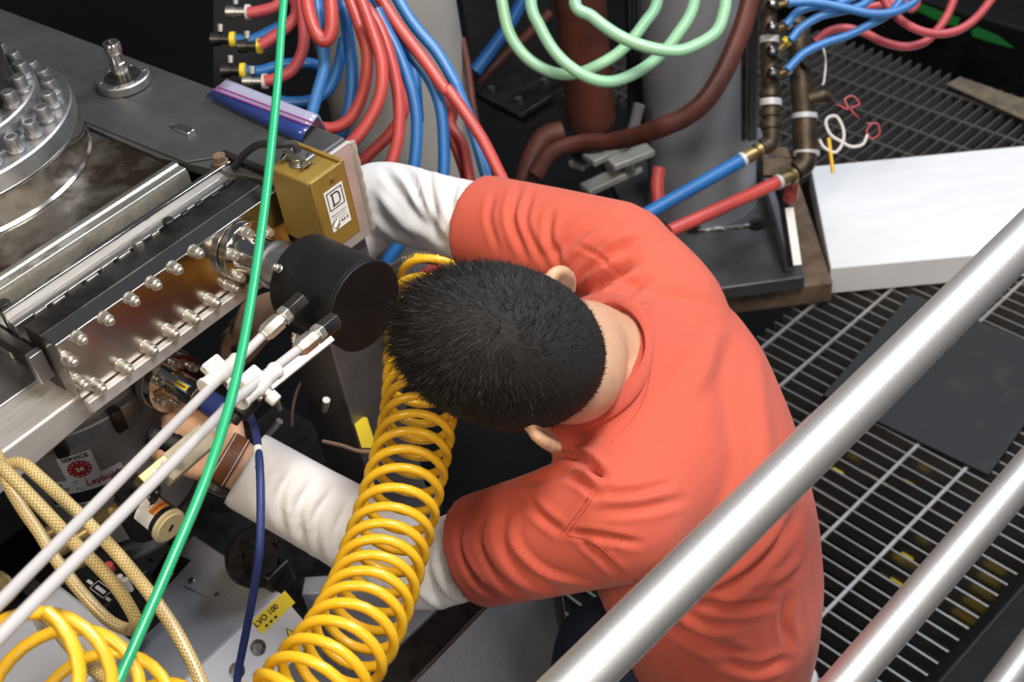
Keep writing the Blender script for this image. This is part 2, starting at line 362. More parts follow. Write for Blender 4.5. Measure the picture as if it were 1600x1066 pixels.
for (x, y) in ((1182, 352), (1083, 358)):
    p = Zp(x, y, .097); mb = MB(); mb.lathe(p, VZ, [(0, .018), (.006, .018), (.006, .010), (.012, .009)], 16); obj('bolt', mb, mDARKST, base)
mb = MB(); wp = [Zp(1092 + i * 13, 361 - i * 1.4 + (i % 2), .098) for i in range(7)]; mb.tube(wp, .006, n=8); obj('weld_bead', mb, mCHROME, base, label='bright silver weld bead')
column = thing('column', 'smooth grey steel column standing on the base plate at the right', 'column', (colc.x, colc.y, .097))
mb = MB(); mb.lathe(colc + VZ * .097, VZ, [(0, .128), (.01, .123), (2.2, .123)], 64); obj('shaft', mb, mCOL, column)
for (x, hw, m_) in ((1160, .008, mDARKST), (1176, .010, mTABLE)):
    p = D(x, 110, 2.66); mb = MB(); mb.box(p, ((1, 0, 0), (0, 1, 0), (0, 0, 1)), (hw, .006, .17)); obj('mounting_strip', mb, m_, column, bevel=.002)
# white upright strip on the rail
clip = thing('clip_post', 'slim steel post with a white strip on the base plate edge', 'post', Zp(1241, 418, .097))
a, b = Zp(1246, 415, .14), D(1233, 325, 2.70)
mb = MB(); mb.tube([a + Vector((-.006, .01, -.01)), b + Vector((-.006, .02, .0)), b + Vector((-.012, .08, .04))], .011, n=4, smooth=False); obj('post', mb, mDARKST, clip)
mb = MB(); mb.box((a + b) / 2, ((b - a), (b - a).cross(CF), (b - a).cross((b - a).cross(CF))), ((b - a).length / 2, .009, .003)); obj('white_strip', mb, mLABEL, clip, bevel=.001)
mb = MB(); mb.cyl(D(1234, 312, 2.68), D(1238, 290, 2.70), .016, .014, n=16); obj('red_cap', mb, mRED, clip, bevel=.002)
# left column behind the hoses
cl = D(622, 140, 2.42); cl = Vector((cl.x, cl.y, 0))
columnL = thing('column', 'warm grey steel column behind the hanging red and blue hoses', 'column', (cl.x, cl.y, .02))
mb = MB(); mb.lathe(cl + VZ * .02, VZ, [(0, .14), (.01, .135), (2.2, .135)], 64); obj('shaft', mb, mCOLW, columnL)
mb = MB(); mb.lathe(cl + VZ * .005, VZ, [(0, .16), (.02, .16)], 48); obj('foot_plate', mb, mCOLW, columnL, bevel=.003)

# ---- handrails beside the camera
rp = [(1600, 378), (905, 1066)]
rd = G1.copy()
def rail(a, b, r, label):
    e = (b - a).normalized(); mb = MB(); mb.cyl(a - e * .9, b + e * .9, r, n=48); return tag(obj('handrail', mb, mRAIL, angle=50), label, 'handrail')
rail(D(902, 1066, 1.02), D(1600, 375, 1.27), .0225, 'thick brushed aluminium handrail tube crossing in front of the person')
rail(D(1322, 1066, 1.43), D(1600, 742, 1.58), .0225, 'lower aluminium rail tube with a red reflection right of the shirt')
rail(D(1572, 1066, 1.72), D(1650, 960, 1.79), .0225, 'short piece of aluminium rail tube in the bottom right corner')

# ---- far background things
def seg2(pts, d): return [D(x, y, d if not isinstance(d, (list, tuple)) else np.interp(i / (len(pts) - 1), np.linspace(0, 1, len(d)), d)) for i, (x, y) in enumerate(pts)]
def zz(o, s, pts): return [(o[0] + x / s, o[1] + y / s) for x, y in pts]
# red vertical tube
rt = thing('lagged_pipe', 'dark brick red upright pipe behind the mint green hose loops', 'pipe', D(924, 196, 2.75))
pt_ = D(924, 192, 2.75); mb = MB(); mb.lathe(pt_, VZ, [(0, .048), (.004, .052), (1.3, .052)], 40); obj('sleeve', mb, mRUSTH, rt)
mb = MB(); mb.lathe(pt_ - VZ * .07, VZ, [(0, .05), (.03, .05), (.03, .035), (.071, .035)], 32); obj('end_fitting', mb, mDARKST, rt)
mb = MB(); mb.tube([pt_ + Vector((.02, -.03, -.03)), pt_ + Vector((.07, -.05, -.02)), pt_ + Vector((.1, -.04, .05))], .012); obj('drain_elbow', mb, mCOL, rt)
simple('flat_hose', seg2([(1178, -25), (1172, 0), (1163, 34), (1148, 75), (1129, 116), (1103, 156), (1072, 182), (1037, 198), (1000, 211), (955, 221), (905, 224), (860, 240), (835, 275)], [2.42, 2.42, 2.42, 2.45, 2.6, 2.6]), .024, mRUSTH, 'rust red flat hose curving in front of the right grey column', 'hose', flat=.75)
simple('flat_hose', seg2([(880, 205), (850, 215), (830, 250), (815, 300)], 2.65), .022, mRUSTH, 'short rust red hose end hanging below the brick red pipe', 'hose')
simple('rust_cable', seg2([(722, 60), (730, 100), (738, 160), (748, 210), (762, 260)], 2.35), .007, mRUSTH, 'thin rust orange cable along the right side of the left column', 'cable')
# dark stacked plates
pl = thing('plate_stack', 'dark oily steel plates stacked in the shade behind the hoses', 'plates', Zp(810, 150, .2))
for k in range(2):
    z = .30 - k * .04; q = [Zp(x + k * 8, y + 6 * k, z) for x, y in zz((700, 0), 3.99, [(165, 575), (480, 400), (730, 540), (445, 720)])]
    mb = MB(); mb.prism([v - VZ * .015 for v in q], VZ * .015); obj('plate', mb, mDARKST, pl, bevel=.002)
for x, y in zz((700, 0), 3.99, [(270, 560), (440, 630), (600, 510)]):
    mb = MB(); mb.lathe(Zp(x, y, .30), VZ, [(0, .009), (.008, .009)], 6); obj('bolt', mb, mSTEEL, pl)
br = thing('pale_bracket', 'pale worn aluminium bracket behind the far shoulder', 'bracket', Zp(950, 260, .2))
for (x, y, w, h, ang, z) in ((945, 238, .045, .022, .5, .32), (985, 245, .05, .02, .35, .31), (955, 278, .07, .02, .45, .27), (912, 250, .03, .02, .8, .28)):
    mb = MB(); d_ = Vector((math.cos(ang), math.sin(ang), 0)); mb.box(Zp(x, y, z), (d_, VZ.cross(d_), VZ), (w, h, .008)); obj('bracket_plate', mb, mPALE, br, bevel=.003)
for x, y in ((968, 262), (985, 268)):
    mb = MB(); mb.lathe(Zp(x, y, .28), VZ, [(0, .012), (.03, .012)], 6); obj('bolt', mb, mSTEEL, br)
simple('blue_pipe', seg2([(822, -10), (795, 40), (765, 82), (742, 112)], 3.0), .016, mBLUE, 'dark blue pipe slanting in the shade between the two columns', 'pipe')
simple('maroon_pipe', seg2([(860, 20), (820, 60), (780, 95), (744, 128)], 3.05), .013, mRUSTH, 'maroon pipe under the dark blue pipe in the shade', 'pipe')
mb = MB(); mb.box(D(800, 40, 3.4), ((1, 0, 0), (0, 1, 0), (0, 0, 1)), (.12, .02, .3)); tag(obj('back_panel', mb, mTABLE), 'dim grey panel behind the slanting blue pipe', 'panel')
mb = MB()
for k in range(5): mb.tube(seg2([(982 + k * 7, -10), (984 + k * 6, 90), (988 + k * 5, 200)], 2.86), .008, n=8)
tag(obj('cable_bundle', mb, mBLACK), 'bundle of black cables beside the brick red pipe', 'cables')

# ---- manifold at the right
def manifold():
    r = thing('manifold', 'brown bronze water manifold with four shut-off valves on the right column', 'manifold', D(1203, 170, 2.5))
    d = 2.5
    mb = MB(); mb.tube(seg2([(1199, -30), (1201, 60), (1204, 155)], d), .0170, n=20, smooth=False); obj('header_pipe', mb, mBRONZE, r)
    for y, rr in ((62, .0195), (146, .021), (160, .022), (176, .0205), (195, .021)):
        p, q = D(1202 + (y - 60) * .02, y - 5, d - .002), D(1202 + (y - 60) * .02, y + 6, d - .002)
        mb = MB(); mb.cyl(p, q, rr, n=20); obj('clamp_band' if y in (62, 160) else 'coupling', mb, mGREYL if y in (62, 160) else mBRONZE, r, bevel=.001)
    mb = MB(); mb.tube(seg2([(1205, 165), (1206, 205), (1204, 222), (1192, 230)], d), .0175, n=20); obj('elbow', mb, mBRONZE, r)
    for (x, y, hx, hy) in ((1207, 5, 1232, 4), (1207, 42, 1230, 38), (1207, 80, 1228, 66), (1208, 114, 1230, 110)):
        mb = MB(); p = D(x, y, d - .03); mb.lathe(p, -CF, [(-.012, .007), (-.004, .012), (.004, .012), (.012, .007)], 16); v = obj('valve_body', mb, mBLACK, r)
        mb = MB(); mb.lathe(D(x - 1, y, d - .045), -CF, [(-.004, .002), (-.002, .008), (.004, .009), (.008, .004)], 14); obj('ball_cap', mb, mCHROME, v)
        mb = MB(); mb.cyl(D(x + 5, y + 4, d - .02), D(hx, hy, d - .03), .0075, .006, n=12); obj('hose_barb', mb, mBRASS, v)
        mb = MB(); mb.lathe(D(hx, hy, d - .03), D(hx + 10, hy - 8, d - .03) - D(hx, hy, d - .03), [(-.004, .010), (.006, .010)], 14); obj('hose_clamp', mb, mYLAB if y == 80 else mGREYL, v)
    return r
manifold()
def manifold2():
    r = thing('manifold', 'second darker bronze manifold pipe next to the valve manifold', 'manifold', D(1256, 230, 2.62)); d = 2.62
    mb = MB(); mb.tube(seg2([(1243, 30), (1248, 80), (1252, 130), (1256, 175)], d), .0225, n=20); obj('header_pipe', mb, mBRONZE, r)
    mb = MB(); mb.tube(seg2([(1257, 175), (1259, 238)], d), .0245, n=20, smooth=False); obj('coupling', mb, mBRONZE, r)
    mb = MB(); mb.tube(seg2([(1262, 155), (1285, 150), (1302, 156)], d - .01), [.014, .016, .010], n=16); obj('side_tap', mb, mBRONZE, r)
    for x, y in ((1257, 182), (1260, 240)):
        mb = MB(); mb.cyl(D(x, y - 4, d), D(x, y + 4, d), .0265, n=24); obj('clamp_band', mb, mGREYL, r)
    mb = MB(); mb.tube(seg2([(1260, 240), (1258, 256), (1245, 266)], d - .02), .0205, n=20); obj('elbow', mb, mBRONZE, r)
    mb = MB(); mb.lathe(D(1245, 45, d - .03), -CF, [(-.01, .008), (0, .014), (.01, .008)], 16); obj('valve_body', mb, mBLACK, r)
    mb = MB(); mb.lathe(D(1258, 98, d - .03), -CF, [(-.01, .008), (0, .012), (.01, .008)], 16); obj('valve_body', mb, mBLACK, r)
    mb = MB(); mb.tube(seg2([(1242, 170), (1243, 235)], d + .02), .006, n=10, smooth=False); obj('blue_line', mb, mBLUE, r)
    mb = MB(); mb.box(D(1215, 262, d + .03), (CR, CU, CF), (.035, .02, .015)); obj('bracket', mb, mBRONZE, r, bevel=.003)
manifold2()
def bigwater(name, p0, p1, d0, d1, m, label):
    r = thing(name, label, 'hose', D(p1[0], p1[1], d1)); a, b = D(*p0, d0), D(*p1, d1); ax = (b - a)
    mb = MB(); mb.cyl(a, b, .0135, n=24); obj('hose', mb, m, r)
    mb = MB(); mb.lathe(a, -ax, [(-.016, .0145), (.006, .0145), (.006, .012), (.016, .012), (.016, .016), (.026, .016)], 20); obj('hose_fitting', mb, mBRASS, r)
    mb = MB(); mb.lathe(a, -ax, [(-.022, .0150), (-.014, .0150)], 20); obj('hose_clamp', mb, mGREYL, r)
bigwater('water_hose', (1172, 243), (985, 349), 2.48, 2.42, mBLUE, 'short thick blue water hose from the manifold towards the shoulder')
bigwater('water_hose', (1226, 280), (1045, 362), 2.58, 2.45, mRED, 'short thick red water hose from the manifold towards the shoulder')
simple('red_stub', seg2([(1030, 262), (1027, 290), (1030, 330)], 2.5), .013, mRED, 'short upright red hose stub left of the right column', 'hose')
q5 = lambda P: zz((1200, 0), 3.99, P)
for pts, d, lab in (([(125, 15), (300, 15), (480, 50), (640, 85), (780, 75), (900, 20), (960, -60)], 2.42, 'topmost blue hose leaving the valve manifold'),
                    ([(112, 155), (180, 80), (280, 40), (420, 30), (560, -30)], 2.46, 'blue hose from the second valve of the manifold'),
                    ([(140, 250), (210, 170), (330, 100), (450, 70), (570, 40), (680, -40)], 2.44, 'blue hose with a yellow clamp on the manifold'),
                    ([(120, 435), (220, 335), (350, 270), (500, 220), (640, 150), (760, 80), (860, -40)], 2.44, 'lowest blue hose leaving the valve manifold')):
    simple('blue_hose', seg2(q5(pts), d), .0082, mBLUEL, lab, 'hose', 'blue hoses on the right manifold')
simple('red_hose', seg2(q5([(290, 262), (370, 200), (480, 175), (600, 205), (720, 262), (860, 290), (980, 260), (1060, 180), (1120, 90), (1180, -60)]), 2.55), .0085, mPINK, 'pinkish red hose looping over the far grating', 'hose', 'red hoses at top right')
simple('red_hose', seg2(q5([(680, -60), (800, 100), (920, 180), (1050, 210), (1180, 190), (1300, 110), (1420, -40)]), 2.5), .0085, mPINK, 'pinkish red hose loop at the top right', 'hose', 'red hoses at top right')
simple('red_hose', seg2(q5([(560, 60), (640, 40), (760, 20), (850, 15), (890, 60), (930, 20), (920, -40)]), 2.6), .0075, mPINK, 'short red hose bend under the topmost blue hose', 'hose', 'red hoses at top right')
# thin wires by the manifold
w5 = lambda P: seg2(q5(P), 2.5)
simple('white_wire', w5([(345, 300), (360, 380), (350, 500), (340, 530)]), .0022, mWHITE, 'thin white wire hanging beside the second manifold pipe', 'wire', n=6)
simple('white_wire', w5([(320, 870), (350, 920), (420, 950), (465, 890), (470, 810), (430, 730), (380, 730), (360, 770), (390, 840), (450, 880), (520, 915), (590, 900), (620, 840)]), .0032, mWHITE, 'looped white wire curled over the far grating', 'wire', n=6)
simple('yellow_wire', w5([(378, 860), (390, 950), (405, 1080)]), .0038, mYEL, 'short yellow wire end hanging over the white board', 'wire', n=6)
simple('red_wire', w5([(430, 650), (500, 680), (480, 620), (530, 600), (570, 650), (520, 670), (530, 700), (620, 770), (680, 770), (695, 830), (650, 865), (615, 820), (640, 780)]), .0018, mPINK, 'thin tangled red wire over the far grating', 'wire', n=6)
simple('black_wire', w5([(540, 690), (570, 720), (610, 780)]), .004, mBLACK, 'short black wire joint on the tangled red wire', 'wire', n=6)
# rusty tread plate on the far grating, and the machine with green glow
c4 = [Zp(x, y, .012) for x, y in ((1478, 133), (1500, 122), (1680, 185), (1680, 225))]
mb = MB(); mb.prism(c4, VZ * .004); tag(obj('tread_plate', mb, mRUSTP), 'dull brown plate lying on the far grating edge', 'plate')
dk = thing('dark_cabinet', 'black cabinet with a green glowing slit at the top right', 'cabinet', (1.5, 3.4, .0))
g_edge = f_edge + .06
mb = MB(); mb.prism([gp(g_edge, -1.3, -.4), gp(g_edge, .6, -.4), gp(g_edge, .6, -.03), gp(g_edge + .12, .6, .02), gp(g_edge + .12, -1.3, .02), gp(g_edge, -1.3, -.03)], G1 * .0001) if False else mb.box(gp(g_edge + .75, -1.5, -.2), (G1, G2, VZ), (.5, 1.1, .2)); obj('body', mb, mBLACK, dk, bevel=.01)
for k, pts in enumerate((([(1425, 14), (1440, 8), (1500, 30), (1495, 42), (1475, 38)]), ([(1517, 50), (1527, 44), (1560, 58), (1583, 76), (1560, 70), (1520, 58)]))):
    mb = MB(); mb.prism([Zp(x, y, .0005) for x, y in pts], VZ * .004); obj('glow_slit', mb, mGLOW, dk, label='green glowing slit')
# ================================================================== the machine (left)
ZT = -.78; ZB = -.856
fr = thing('machine_frame', 'heavy grey aluminium machine frame carrying the gate valve and flanged chamber', 'frame', MF(-1.4, .6, -.918))
mb = MB(); mb.mbox(-2.1, -1.03, .70, .812, -.918, ZT); obj('rear_beam', mb, mTABLE, fr, bevel=.004)
mb = MB(); mb.mbox(-1.028, -1.022, .735, .81, -.916, ZT - .002); obj('end_plate', mb, mALU, fr, bevel=.001)
mb = MB(); wl_ = [MF(-1.022, .812, ZT - .004 - i * .009) + Vector((.001 * (i % 2), 0, 0)) for i in range(15)]; mb.tube(wl_, .004, n=8); obj('weld_bead', mb, mALU, fr, label='silver weld bead along the frame end')
q1, q2 = PA(35, 745, -1.03), PA(219, 588, -1.03); sl = (q2.z - q1.z) / (q2.dot(VB) - q1.dot(VB)); zat = lambda b: q1.z - CAMZ + sl * (b - q1.dot(VB)); bq = q1.dot(VB) + (ZB - .014 + CAMZ - q1.z) / sl
mb = MB(); mb.prism([MF(-1.09, .05, ZB - .0002), MF(-1.09, .05, zat(.05)), MF(-1.09, bq, ZB - .014), MF(-1.09, .70, ZB - .014), MF(-1.09, .70, ZB - .0002)], VA * .06); obj('front_beam', mb, mALU, fr, bevel=.003)
mb = MB(); mb.mbox(-2.1, -1.091, .05, .70, -.918, ZB - .0002); obj('bed_plate', mb, mSTEEL, fr, bevel=.002)
# stiffener plate behind the valve and gusset lines
mb = MB(); mb.prism([MF(-1.52, .668, ZT - .012), MF(-1.20, .668, ZT - .012), MF(-1.05, .70, ZT - .012), MF(-1.05, .735, ZT - .012), MF(-1.52, .735, ZT - .012)], VZ * .013); obj('gusset_plate', mb, mTABLE, fr, bevel=.001)
mb = MB(); mb.prism([MF(-1.36, .672, ZT + .001), MF(-1.16, .675, ZT + .001), MF(-1.12, .715, ZT + .001), MF(-1.24, .716, ZT + .001)], VZ * .003); obj('gusset_plate', mb, mTABLE, fr, bevel=.001)
p = Zp(287, 204, CAMZ + ZT + .004); mb = MB(); mb.box(p, (VA, VB, VZ), (.016, .006, .004)); obj('welded_lug', mb, mCHROME, fr, bevel=.0015)
mb = MB(); mb.tube([Zp(268 + 7 * i, 194 + 3 * i - (i % 2), CAMZ + ZT + .004) for i in range(4)], .003, n=6); obj('weld_bead', mb, mSTEEL, fr)
# frame leg seen behind the yellow coil
leg = thing('frame_leg', 'upright steel frame leg behind the yellow coiled hose', 'leg', MF(-1.07, .77, -1.8))
mb = MB(); mb.mbox(-1.13, -1.035, .715, .81, -1.83, -.919); obj('leg_tube', mb, mLEGM, leg, bevel=.003)
mb = MB(); mb.mbox(-1.15, -1.015, .70, .825, -1.85, -1.83); obj('foot_plate', mb, mLEGM, leg, bevel=.002)

# chamber with two bolted flange rings
cc = Vector((-.630, 1.358, CAMZ))
ch = thing('vacuum_chamber', 'polished round steel chamber with two rings of socket head bolts at the left edge', 'chamber', cc + VZ * (ZT + .001))
mb = MB(); mb.lathe(cc, VZ, [(ZT + .001, .166), (ZT + .004, .163), (-.742, .163), (-.741, .160), (-.739, .160)], 96); obj('shell', mb, mCHROME, ch, angle=25)
mb = MB(); mb.lathe(cc, VZ, [(-.739, .1615), (-.737, .163), (-.717, .163), (-.715, .161)], 96); obj('lower_flange', mb, mSTEEL, ch, angle=25)
mb = MB(); mb.lathe(cc, VZ, [(-.715, .126), (-.702, .124), (-.702, .131), (-.687, .131), (-.685, .129)], 96); obj('upper_flange', mb, mSTEEL, ch, angle=25)
mb = MB(); mb.lathe(cc, VZ, [(-.685, .108), (-.63, .108), (-.63, .08)], 64); obj('neck', mb, mDARKST, ch, angle=25)
bm1 = MB(); bm1.lathe((0, 0, 0), VZ, [(0, .0078), (.001, .0085), (.003, .0085), (.003, .0065), (.013, .0065), (.0142, .0058), (.0142, .0038), (.009, .0036)], 16); SOCK = zmesh('socket_bolt', bm1, mNUT); SOCKG = SOCK.copy(); SOCKG.materials.clear(); SOCKG.materials.append(mSTEEL)
for k in range(28):
    q = 2 * math.pi * k / 28 + .06; inst('bolt', SOCKG, cc + Vector((math.cos(q) * .1415, math.sin(q) * .1415, -.715)), VZ, ch, scale=1.3)
for k in range(22):
    q = 2 * math.pi * k / 22; inst('bolt', SOCKG, cc + Vector((math.cos(q) * .119, math.sin(q) * .119, -.685)), VZ, ch, scale=1.3)

# gate valve block
gv = thing('gate_valve', 'long rectangular gate valve with mirror front plate and a row of nuts', 'valve', MF(-1.2, .54, ZB))
mb = MB(); mb.mbox(-1.85, -1.172, .392, .664, ZB, ZT); obj('stained_plate', mb, mSTAIN, gv, bevel=.002, label='brown stained polished top plate')
mb = MB(); P = [MF(-1.174, 0, ZB), MF(-1.174, 0, ZT + .003), MF(-1.168, 0, ZT + .008), MF(-1.160, 0, ZT + .009), MF(-1.157, 0, ZT + .006), MF(-1.146, 0, ZT + .006), MF(-1.143, 0, ZT), MF(-1.143, 0, ZB)]
mb.prism([q + VB * .388 for q in P], VB * .277); obj('edge_strip', mb, mSTRIP, gv, bevel=.001, label='bright worn edge strip with dark pitting')
mb = MB(); mb.mbox(-1.143, -1.075, .39, .70, ZB, ZT - .022); obj('channel_floor', mb, mDARKST, gv)
mb = MB(); mb.mbox(-1.116, -1.108, .388, .702, ZT - .024, ZT + .006); obj('guide_rail', mb, mCHROME, gv, bevel=.0012)
mb = MB(); mb.mbox(-1.108, -1.094, .388, .702, ZT - .024, ZT - .006); obj('guide_rail_foot', mb, mSTEEL, gv, bevel=.001)
mb = MB(); mb.mbox(-1.078, -1.048, .390, .692, ZB, ZT); obj('flange_back', mb, mDARKST, gv, bevel=.0012)
mb = MB(); mb.mbox(-1.047, -1.022, .390, .692, ZB + .0005, ZT); obj('front_plate', mb, mFACE, gv, bevel=.0012, label='mirror polished front plate')
mb = MB(); mb.mbox(-1.022, -1.012, .392, .70, ZB - .016, ZB - .001); obj('lower_ledge', mb, mALU, gv, bevel=.001)
# end brackets of the guide rail
mb = MB(); mb.prism([MF(-1.14, .386, ZT - .02), MF(-1.06, .386, ZT - .02), MF(-1.055, .386, ZT - .035), MF(-1.14, .386, ZT - .035)], VB * -.012); obj('end_bracket', mb, mDARKST, gv, bevel=.001)
mb = MB(); mb.mbox(-1.062, -1.052, .372, .388, ZT - .055, ZT - .018); obj('end_bracket', mb, mSTEEL, gv, bevel=.001)
mb = MB(); mb.prism([MF(-1.13, .704, ZT - .005), MF(-1.04, .704, ZT - .005), MF(-1.04, .712, ZT - .005), MF(-1.13, .712, ZT - .005)], VZ * .014); obj('end_bracket', mb, mDARKST, gv, bevel=.001)
mb = MB(); mb.lathe(MF(-1.117, .694, ZT + .004), VZ, [(0, .010), (.004, .010), (.004, .008), (.012, .008)], 6); obj('bolt', mb, mWOOD, gv, bevel=.001, label='rusty hex bolt')
mb = MB(); mb.lathe(MF(-1.118, .396, ZT + .004), VZ, [(0, .008), (.006, .008)], 6); obj('bolt', mb, mDARKST, gv, bevel=.001)
# small tabs / worn hex heads in the channel
for k in range(13):
    b = .415 + k * .0215; mb = MB(); h = .006 + .004 * random.random()
    if k in (6, 8): mb.lathe(MF(-1.084, b, ZT - .02), VZ, [(0, .007), (.025, .007)], 6)
    else: mb.box(MF(-1.083 + .002 * (k % 2), b, ZT - .005), (VB, VA, VZ), (.0075 if k < 7 else .005, .0026, h))
    obj('gland_tab', mb, mSTRIP if k < 8 else mDARKST, gv, bevel=.0008)
# nuts on the front plate
nm = MB(); nm.lathe((0, 0, 0), VZ, [(0, .0072), (.002, .0078), (.002, .0066), (.0035, .0066)], 16); nm.lathe((0, 0, .0035), VZ, [(0, .0058), (.0008, .0066), (.0085, .0066), (.0095, .0056)], 12); nm.lathe((0, 0, .013), VZ, [(0, .0042), (.004, .0042), (.0055, .003)], 12)
NUT = zmesh('nut', nm, mNUT)
for x, y in [(124, 530), (166, 500), (206, 470), (240, 445), (273, 421), (306, 396), (109, 564), (127, 600), (154, 606), (196, 576), (235, 547), (268, 521), (301, 499), (333, 473), (364, 450)]:
    inst('nut', NUT, PA(x - 6, y - 5, -1.022), VA, gv, random.random(), .95)

# flanged port, black cover
pt = thing('sensor_cover', 'matt black drum shaped cover on a chromed port of the gate valve', 'sensor', MF(-1.02, .628, -.818))
pc = lambda a: MF(a + (.006 if a > -.98 else 0), .628, -.819)
mb = MB(); mb.lathe(pc(-1.021), VA, [(0, .036), (.012, .036), (.0125, .030), (.014, .026)], 64); obj('port_flange', mb, mCHROME, pt, bevel=.001)
mb = MB(); mb.lathe(pc(-1.009), VA, [(0, .027), (.004, .025), (.014, .0235), (.034, .0235)], 48); obj('port_neck', mb, mCHROME, pt)
mb = MB(); mb.lathe(pc(-.976), VA, [(0, .0275), (.004, .0275), (.006, .0245), (.04, .0245), (.055, .0245)], 48); obj('grey_adapter', mb, mSTEEL, pt)
mb = MB(); mb.lathe(pc(-.930), VA, [(0, .046), (.003, .0495), (.089, .0495)], 72); cov = obj('cover', mb, mBLACK, pt, bevel=.001)
mb = MB(); mb.lathe(pc(-.841), VA, [(0, .0502), (.0035, .0502), (.005, .049)], 72); obj('cover_lid', mb, mBLACK, pt, bevel=.0008)
for k in range(6):
    q = k * math.pi / 3 + .5; v = VB * math.cos(q) + VZ * math.sin(q); inst('port_bolt', SOCK, pc(-1.009) + v * .0295, VA, pt, scale=.8)
for x, y in ((437, 420), (523, 357), (463, 521)):
    inst('cover_screw', NUT, PL(x, y, pc(-.915), VA), (PL(x, y, pc(-.915), VA) - pc(-.915)) * .5 + VA * .001, pt, scale=.6)

# gold pressure switch box
gx = thing('pressure_switch', 'gold painted pressure switch box beside the black drum cover', 'switch box', MF(-.98, .71, -.825))
a0, a1, b0, b1, zt, zb = -1.012, -.944, .683, .733, -.740, -.832
mb = MB(); mb.mbox(a0, a1 - .004, b0, b1 - .004, zb, zt); obj('housing', mb, mGOLD, gx, bevel=.0025)
mb = MB(); mb.mbox(a1 - .004, a1, b0, b1, zb - .002, zt + .0015); obj('front_cover', mb, mGOLD, gx, bevel=.0018)
mb = MB(); mb.mbox(a0 - .012, a1, b1 - .004, b1 + .001, zb - .002, zt + .003); obj('side_flange', mb, mGOLD, gx, bevel=.0012)
fm = plane_map(MF(a1, (b0 + b1) / 2, -.7775), VB, VZ, VA)
sheet('label_sticker', fm, -.012, .016, -.034, .018, .0006, mLABEL, gx)
for (s, w) in ((.0115, .0011),):
    for (x0, x1, y0, y1) in ((-s, s, s - w, s), (-s, s, -s, -s + w), (-s, -s + w, -s, s), (s - w, s, -s, s)):
        shape2(fm, [(x0 + .002, y0 + .004), (x1 + .002, y0 + .004), (x1 + .002, y1 + .004), (x0 + .002, y1 + .004)], .0009, mINK, gx, 'emblem_frame')
def stroke(path, w):
    for (x0, y0), (x1, y1) in zip(path[:-1], path[1:]):
        L = math.hypot(x1 - x0, y1 - y0); nx, ny = -(y1 - y0) / L * w / 2, (x1 - x0) / L * w / 2; tx, ty = (x1 - x0) / L * w * .2, (y1 - y0) / L * w * .2
        shape2(fm, [(x0 - tx + nx, y0 - ty + ny), (x1 + tx + nx, y1 + ty + ny), (x1 + tx - nx, y1 + ty - ny), (x0 - tx - nx, y0 - ty - ny)], .0009, mINK, gx, 'emblem_stroke')
ox, oy = .0022, .004
bowl = [(ox - .0062, oy + .0072), (ox + .0015, oy + .0072)] + [(ox + .0015 + .0045 * math.sin(t), oy + .0027 + .0045 * math.cos(t)) for t in np.linspace(.3, 1.571, 4)] + [(ox + .0015 + .0045 * math.cos(t), oy - .0027 - .0045 * math.sin(t)) for t in np.linspace(0, 1.571, 5)] + [(ox - .0062, oy - .0072)]
stroke(bowl, .0016); stroke([(ox - .0042, oy + .0072), (ox - .0042, oy - .0072)], .0020)
letters(fm, 'PRESSURE SWITCH', .002, -.0145, .0028, .0009, mINK, gx)
for x_ in (.003, .0065, .011): shape2(fm, [(x_, -.0275), (x_ + .0022, -.0275), (x_ + .0022, -.0248), (x_, -.0248)], .0009, mTABLE, gx, 'printed_mark')
for dy in (-.018, -.022): shape2(fm, [(-.009, dy), (.013, dy), (.013, dy + .0004), (-.009, dy + .0004)], .0009, mINK, gx, 'printed_line')
mb = MB(); mb.lathe(fm(.004, .0275, 0), VA, [(0, .003), (.0015, .003), (.002, .002)], 16); obj('screw', mb, mBRASS, gx)
tp = MF(-.985, .708, zt)
mb = MB(); mb.lathe(tp, VZ, [(0, .013), (.003, .013), (.003, .010), (.010, .010)], 20); obj('cable_gland', mb, mSTEEL, gx, bevel=.001)
mb = MB(); mb.box(tp + VZ * .011, (VA, VB, VZ), (.020, .007, .003)); obj('clamp_bar', mb, mSTEEL, gx, bevel=.0015)
for s in (-1, 1):
    mb = MB(); mb.cyl(tp + VA * (.015 * s) + VZ * .006 - VB * .012, tp + VA * (.015 * s) + VZ * .014 + VB * .004, .003, n=12); obj('clamp_screw', mb, mCHROME, gx)
simple('black_cable', [tp + VZ * .008, tp + VZ * .022 - VA * .004, D(435, 226, 1.375), D(405, 226, 1.40), D(383, 240, 1.43), D(370, 256, 1.46), D(360, 268, 1.50)], .0042, mRUBBER, 'short black cable looping out of the gold switch box', 'cable')

# small round flange with tube stub on the rear beam
sf = thing('blank_flange', 'small round steel flange with a short upright tube on the frame', 'flange', Zp(196, 138, CAMZ + ZT))
pf = Zp(196, 132, CAMZ + ZT + .001)
mb = MB(); mb.lathe(pf, VZ, [(0, .0335), (.001, .0345), (.011, .0345), (.0125, .033)], 64); obj('flange_disc', mb, mSTEEL, sf)
mb = MB(); mb.lathe(pf + VZ * .0125, VZ, [(0, .024), (.0003, .024)], 48); obj('dark_recess', mb, mDARKST, sf)
mb = MB(); mb.lathe(pf + VZ * .0125, VZ, [(0, .0105), (.02, .0105), (.021, .0095), (.034, .0095), (.034, .0105), (.036, .0115), (.046, .0115), (.048, .010), (.048, .007), (.040, .007)], 32); obj('tube_stub', mb, mCHROME, sf)
for k in range(6):
    q = k * math.pi / 3 + .3; mb = MB(); mb.lathe(pf + Vector((math.cos(q) * .0285, math.sin(q) * .0285, .0122)), VZ, [(0, .0026), (.0012, .0026)], 12); obj('bolt_hole', mb, mCHROME, sf)

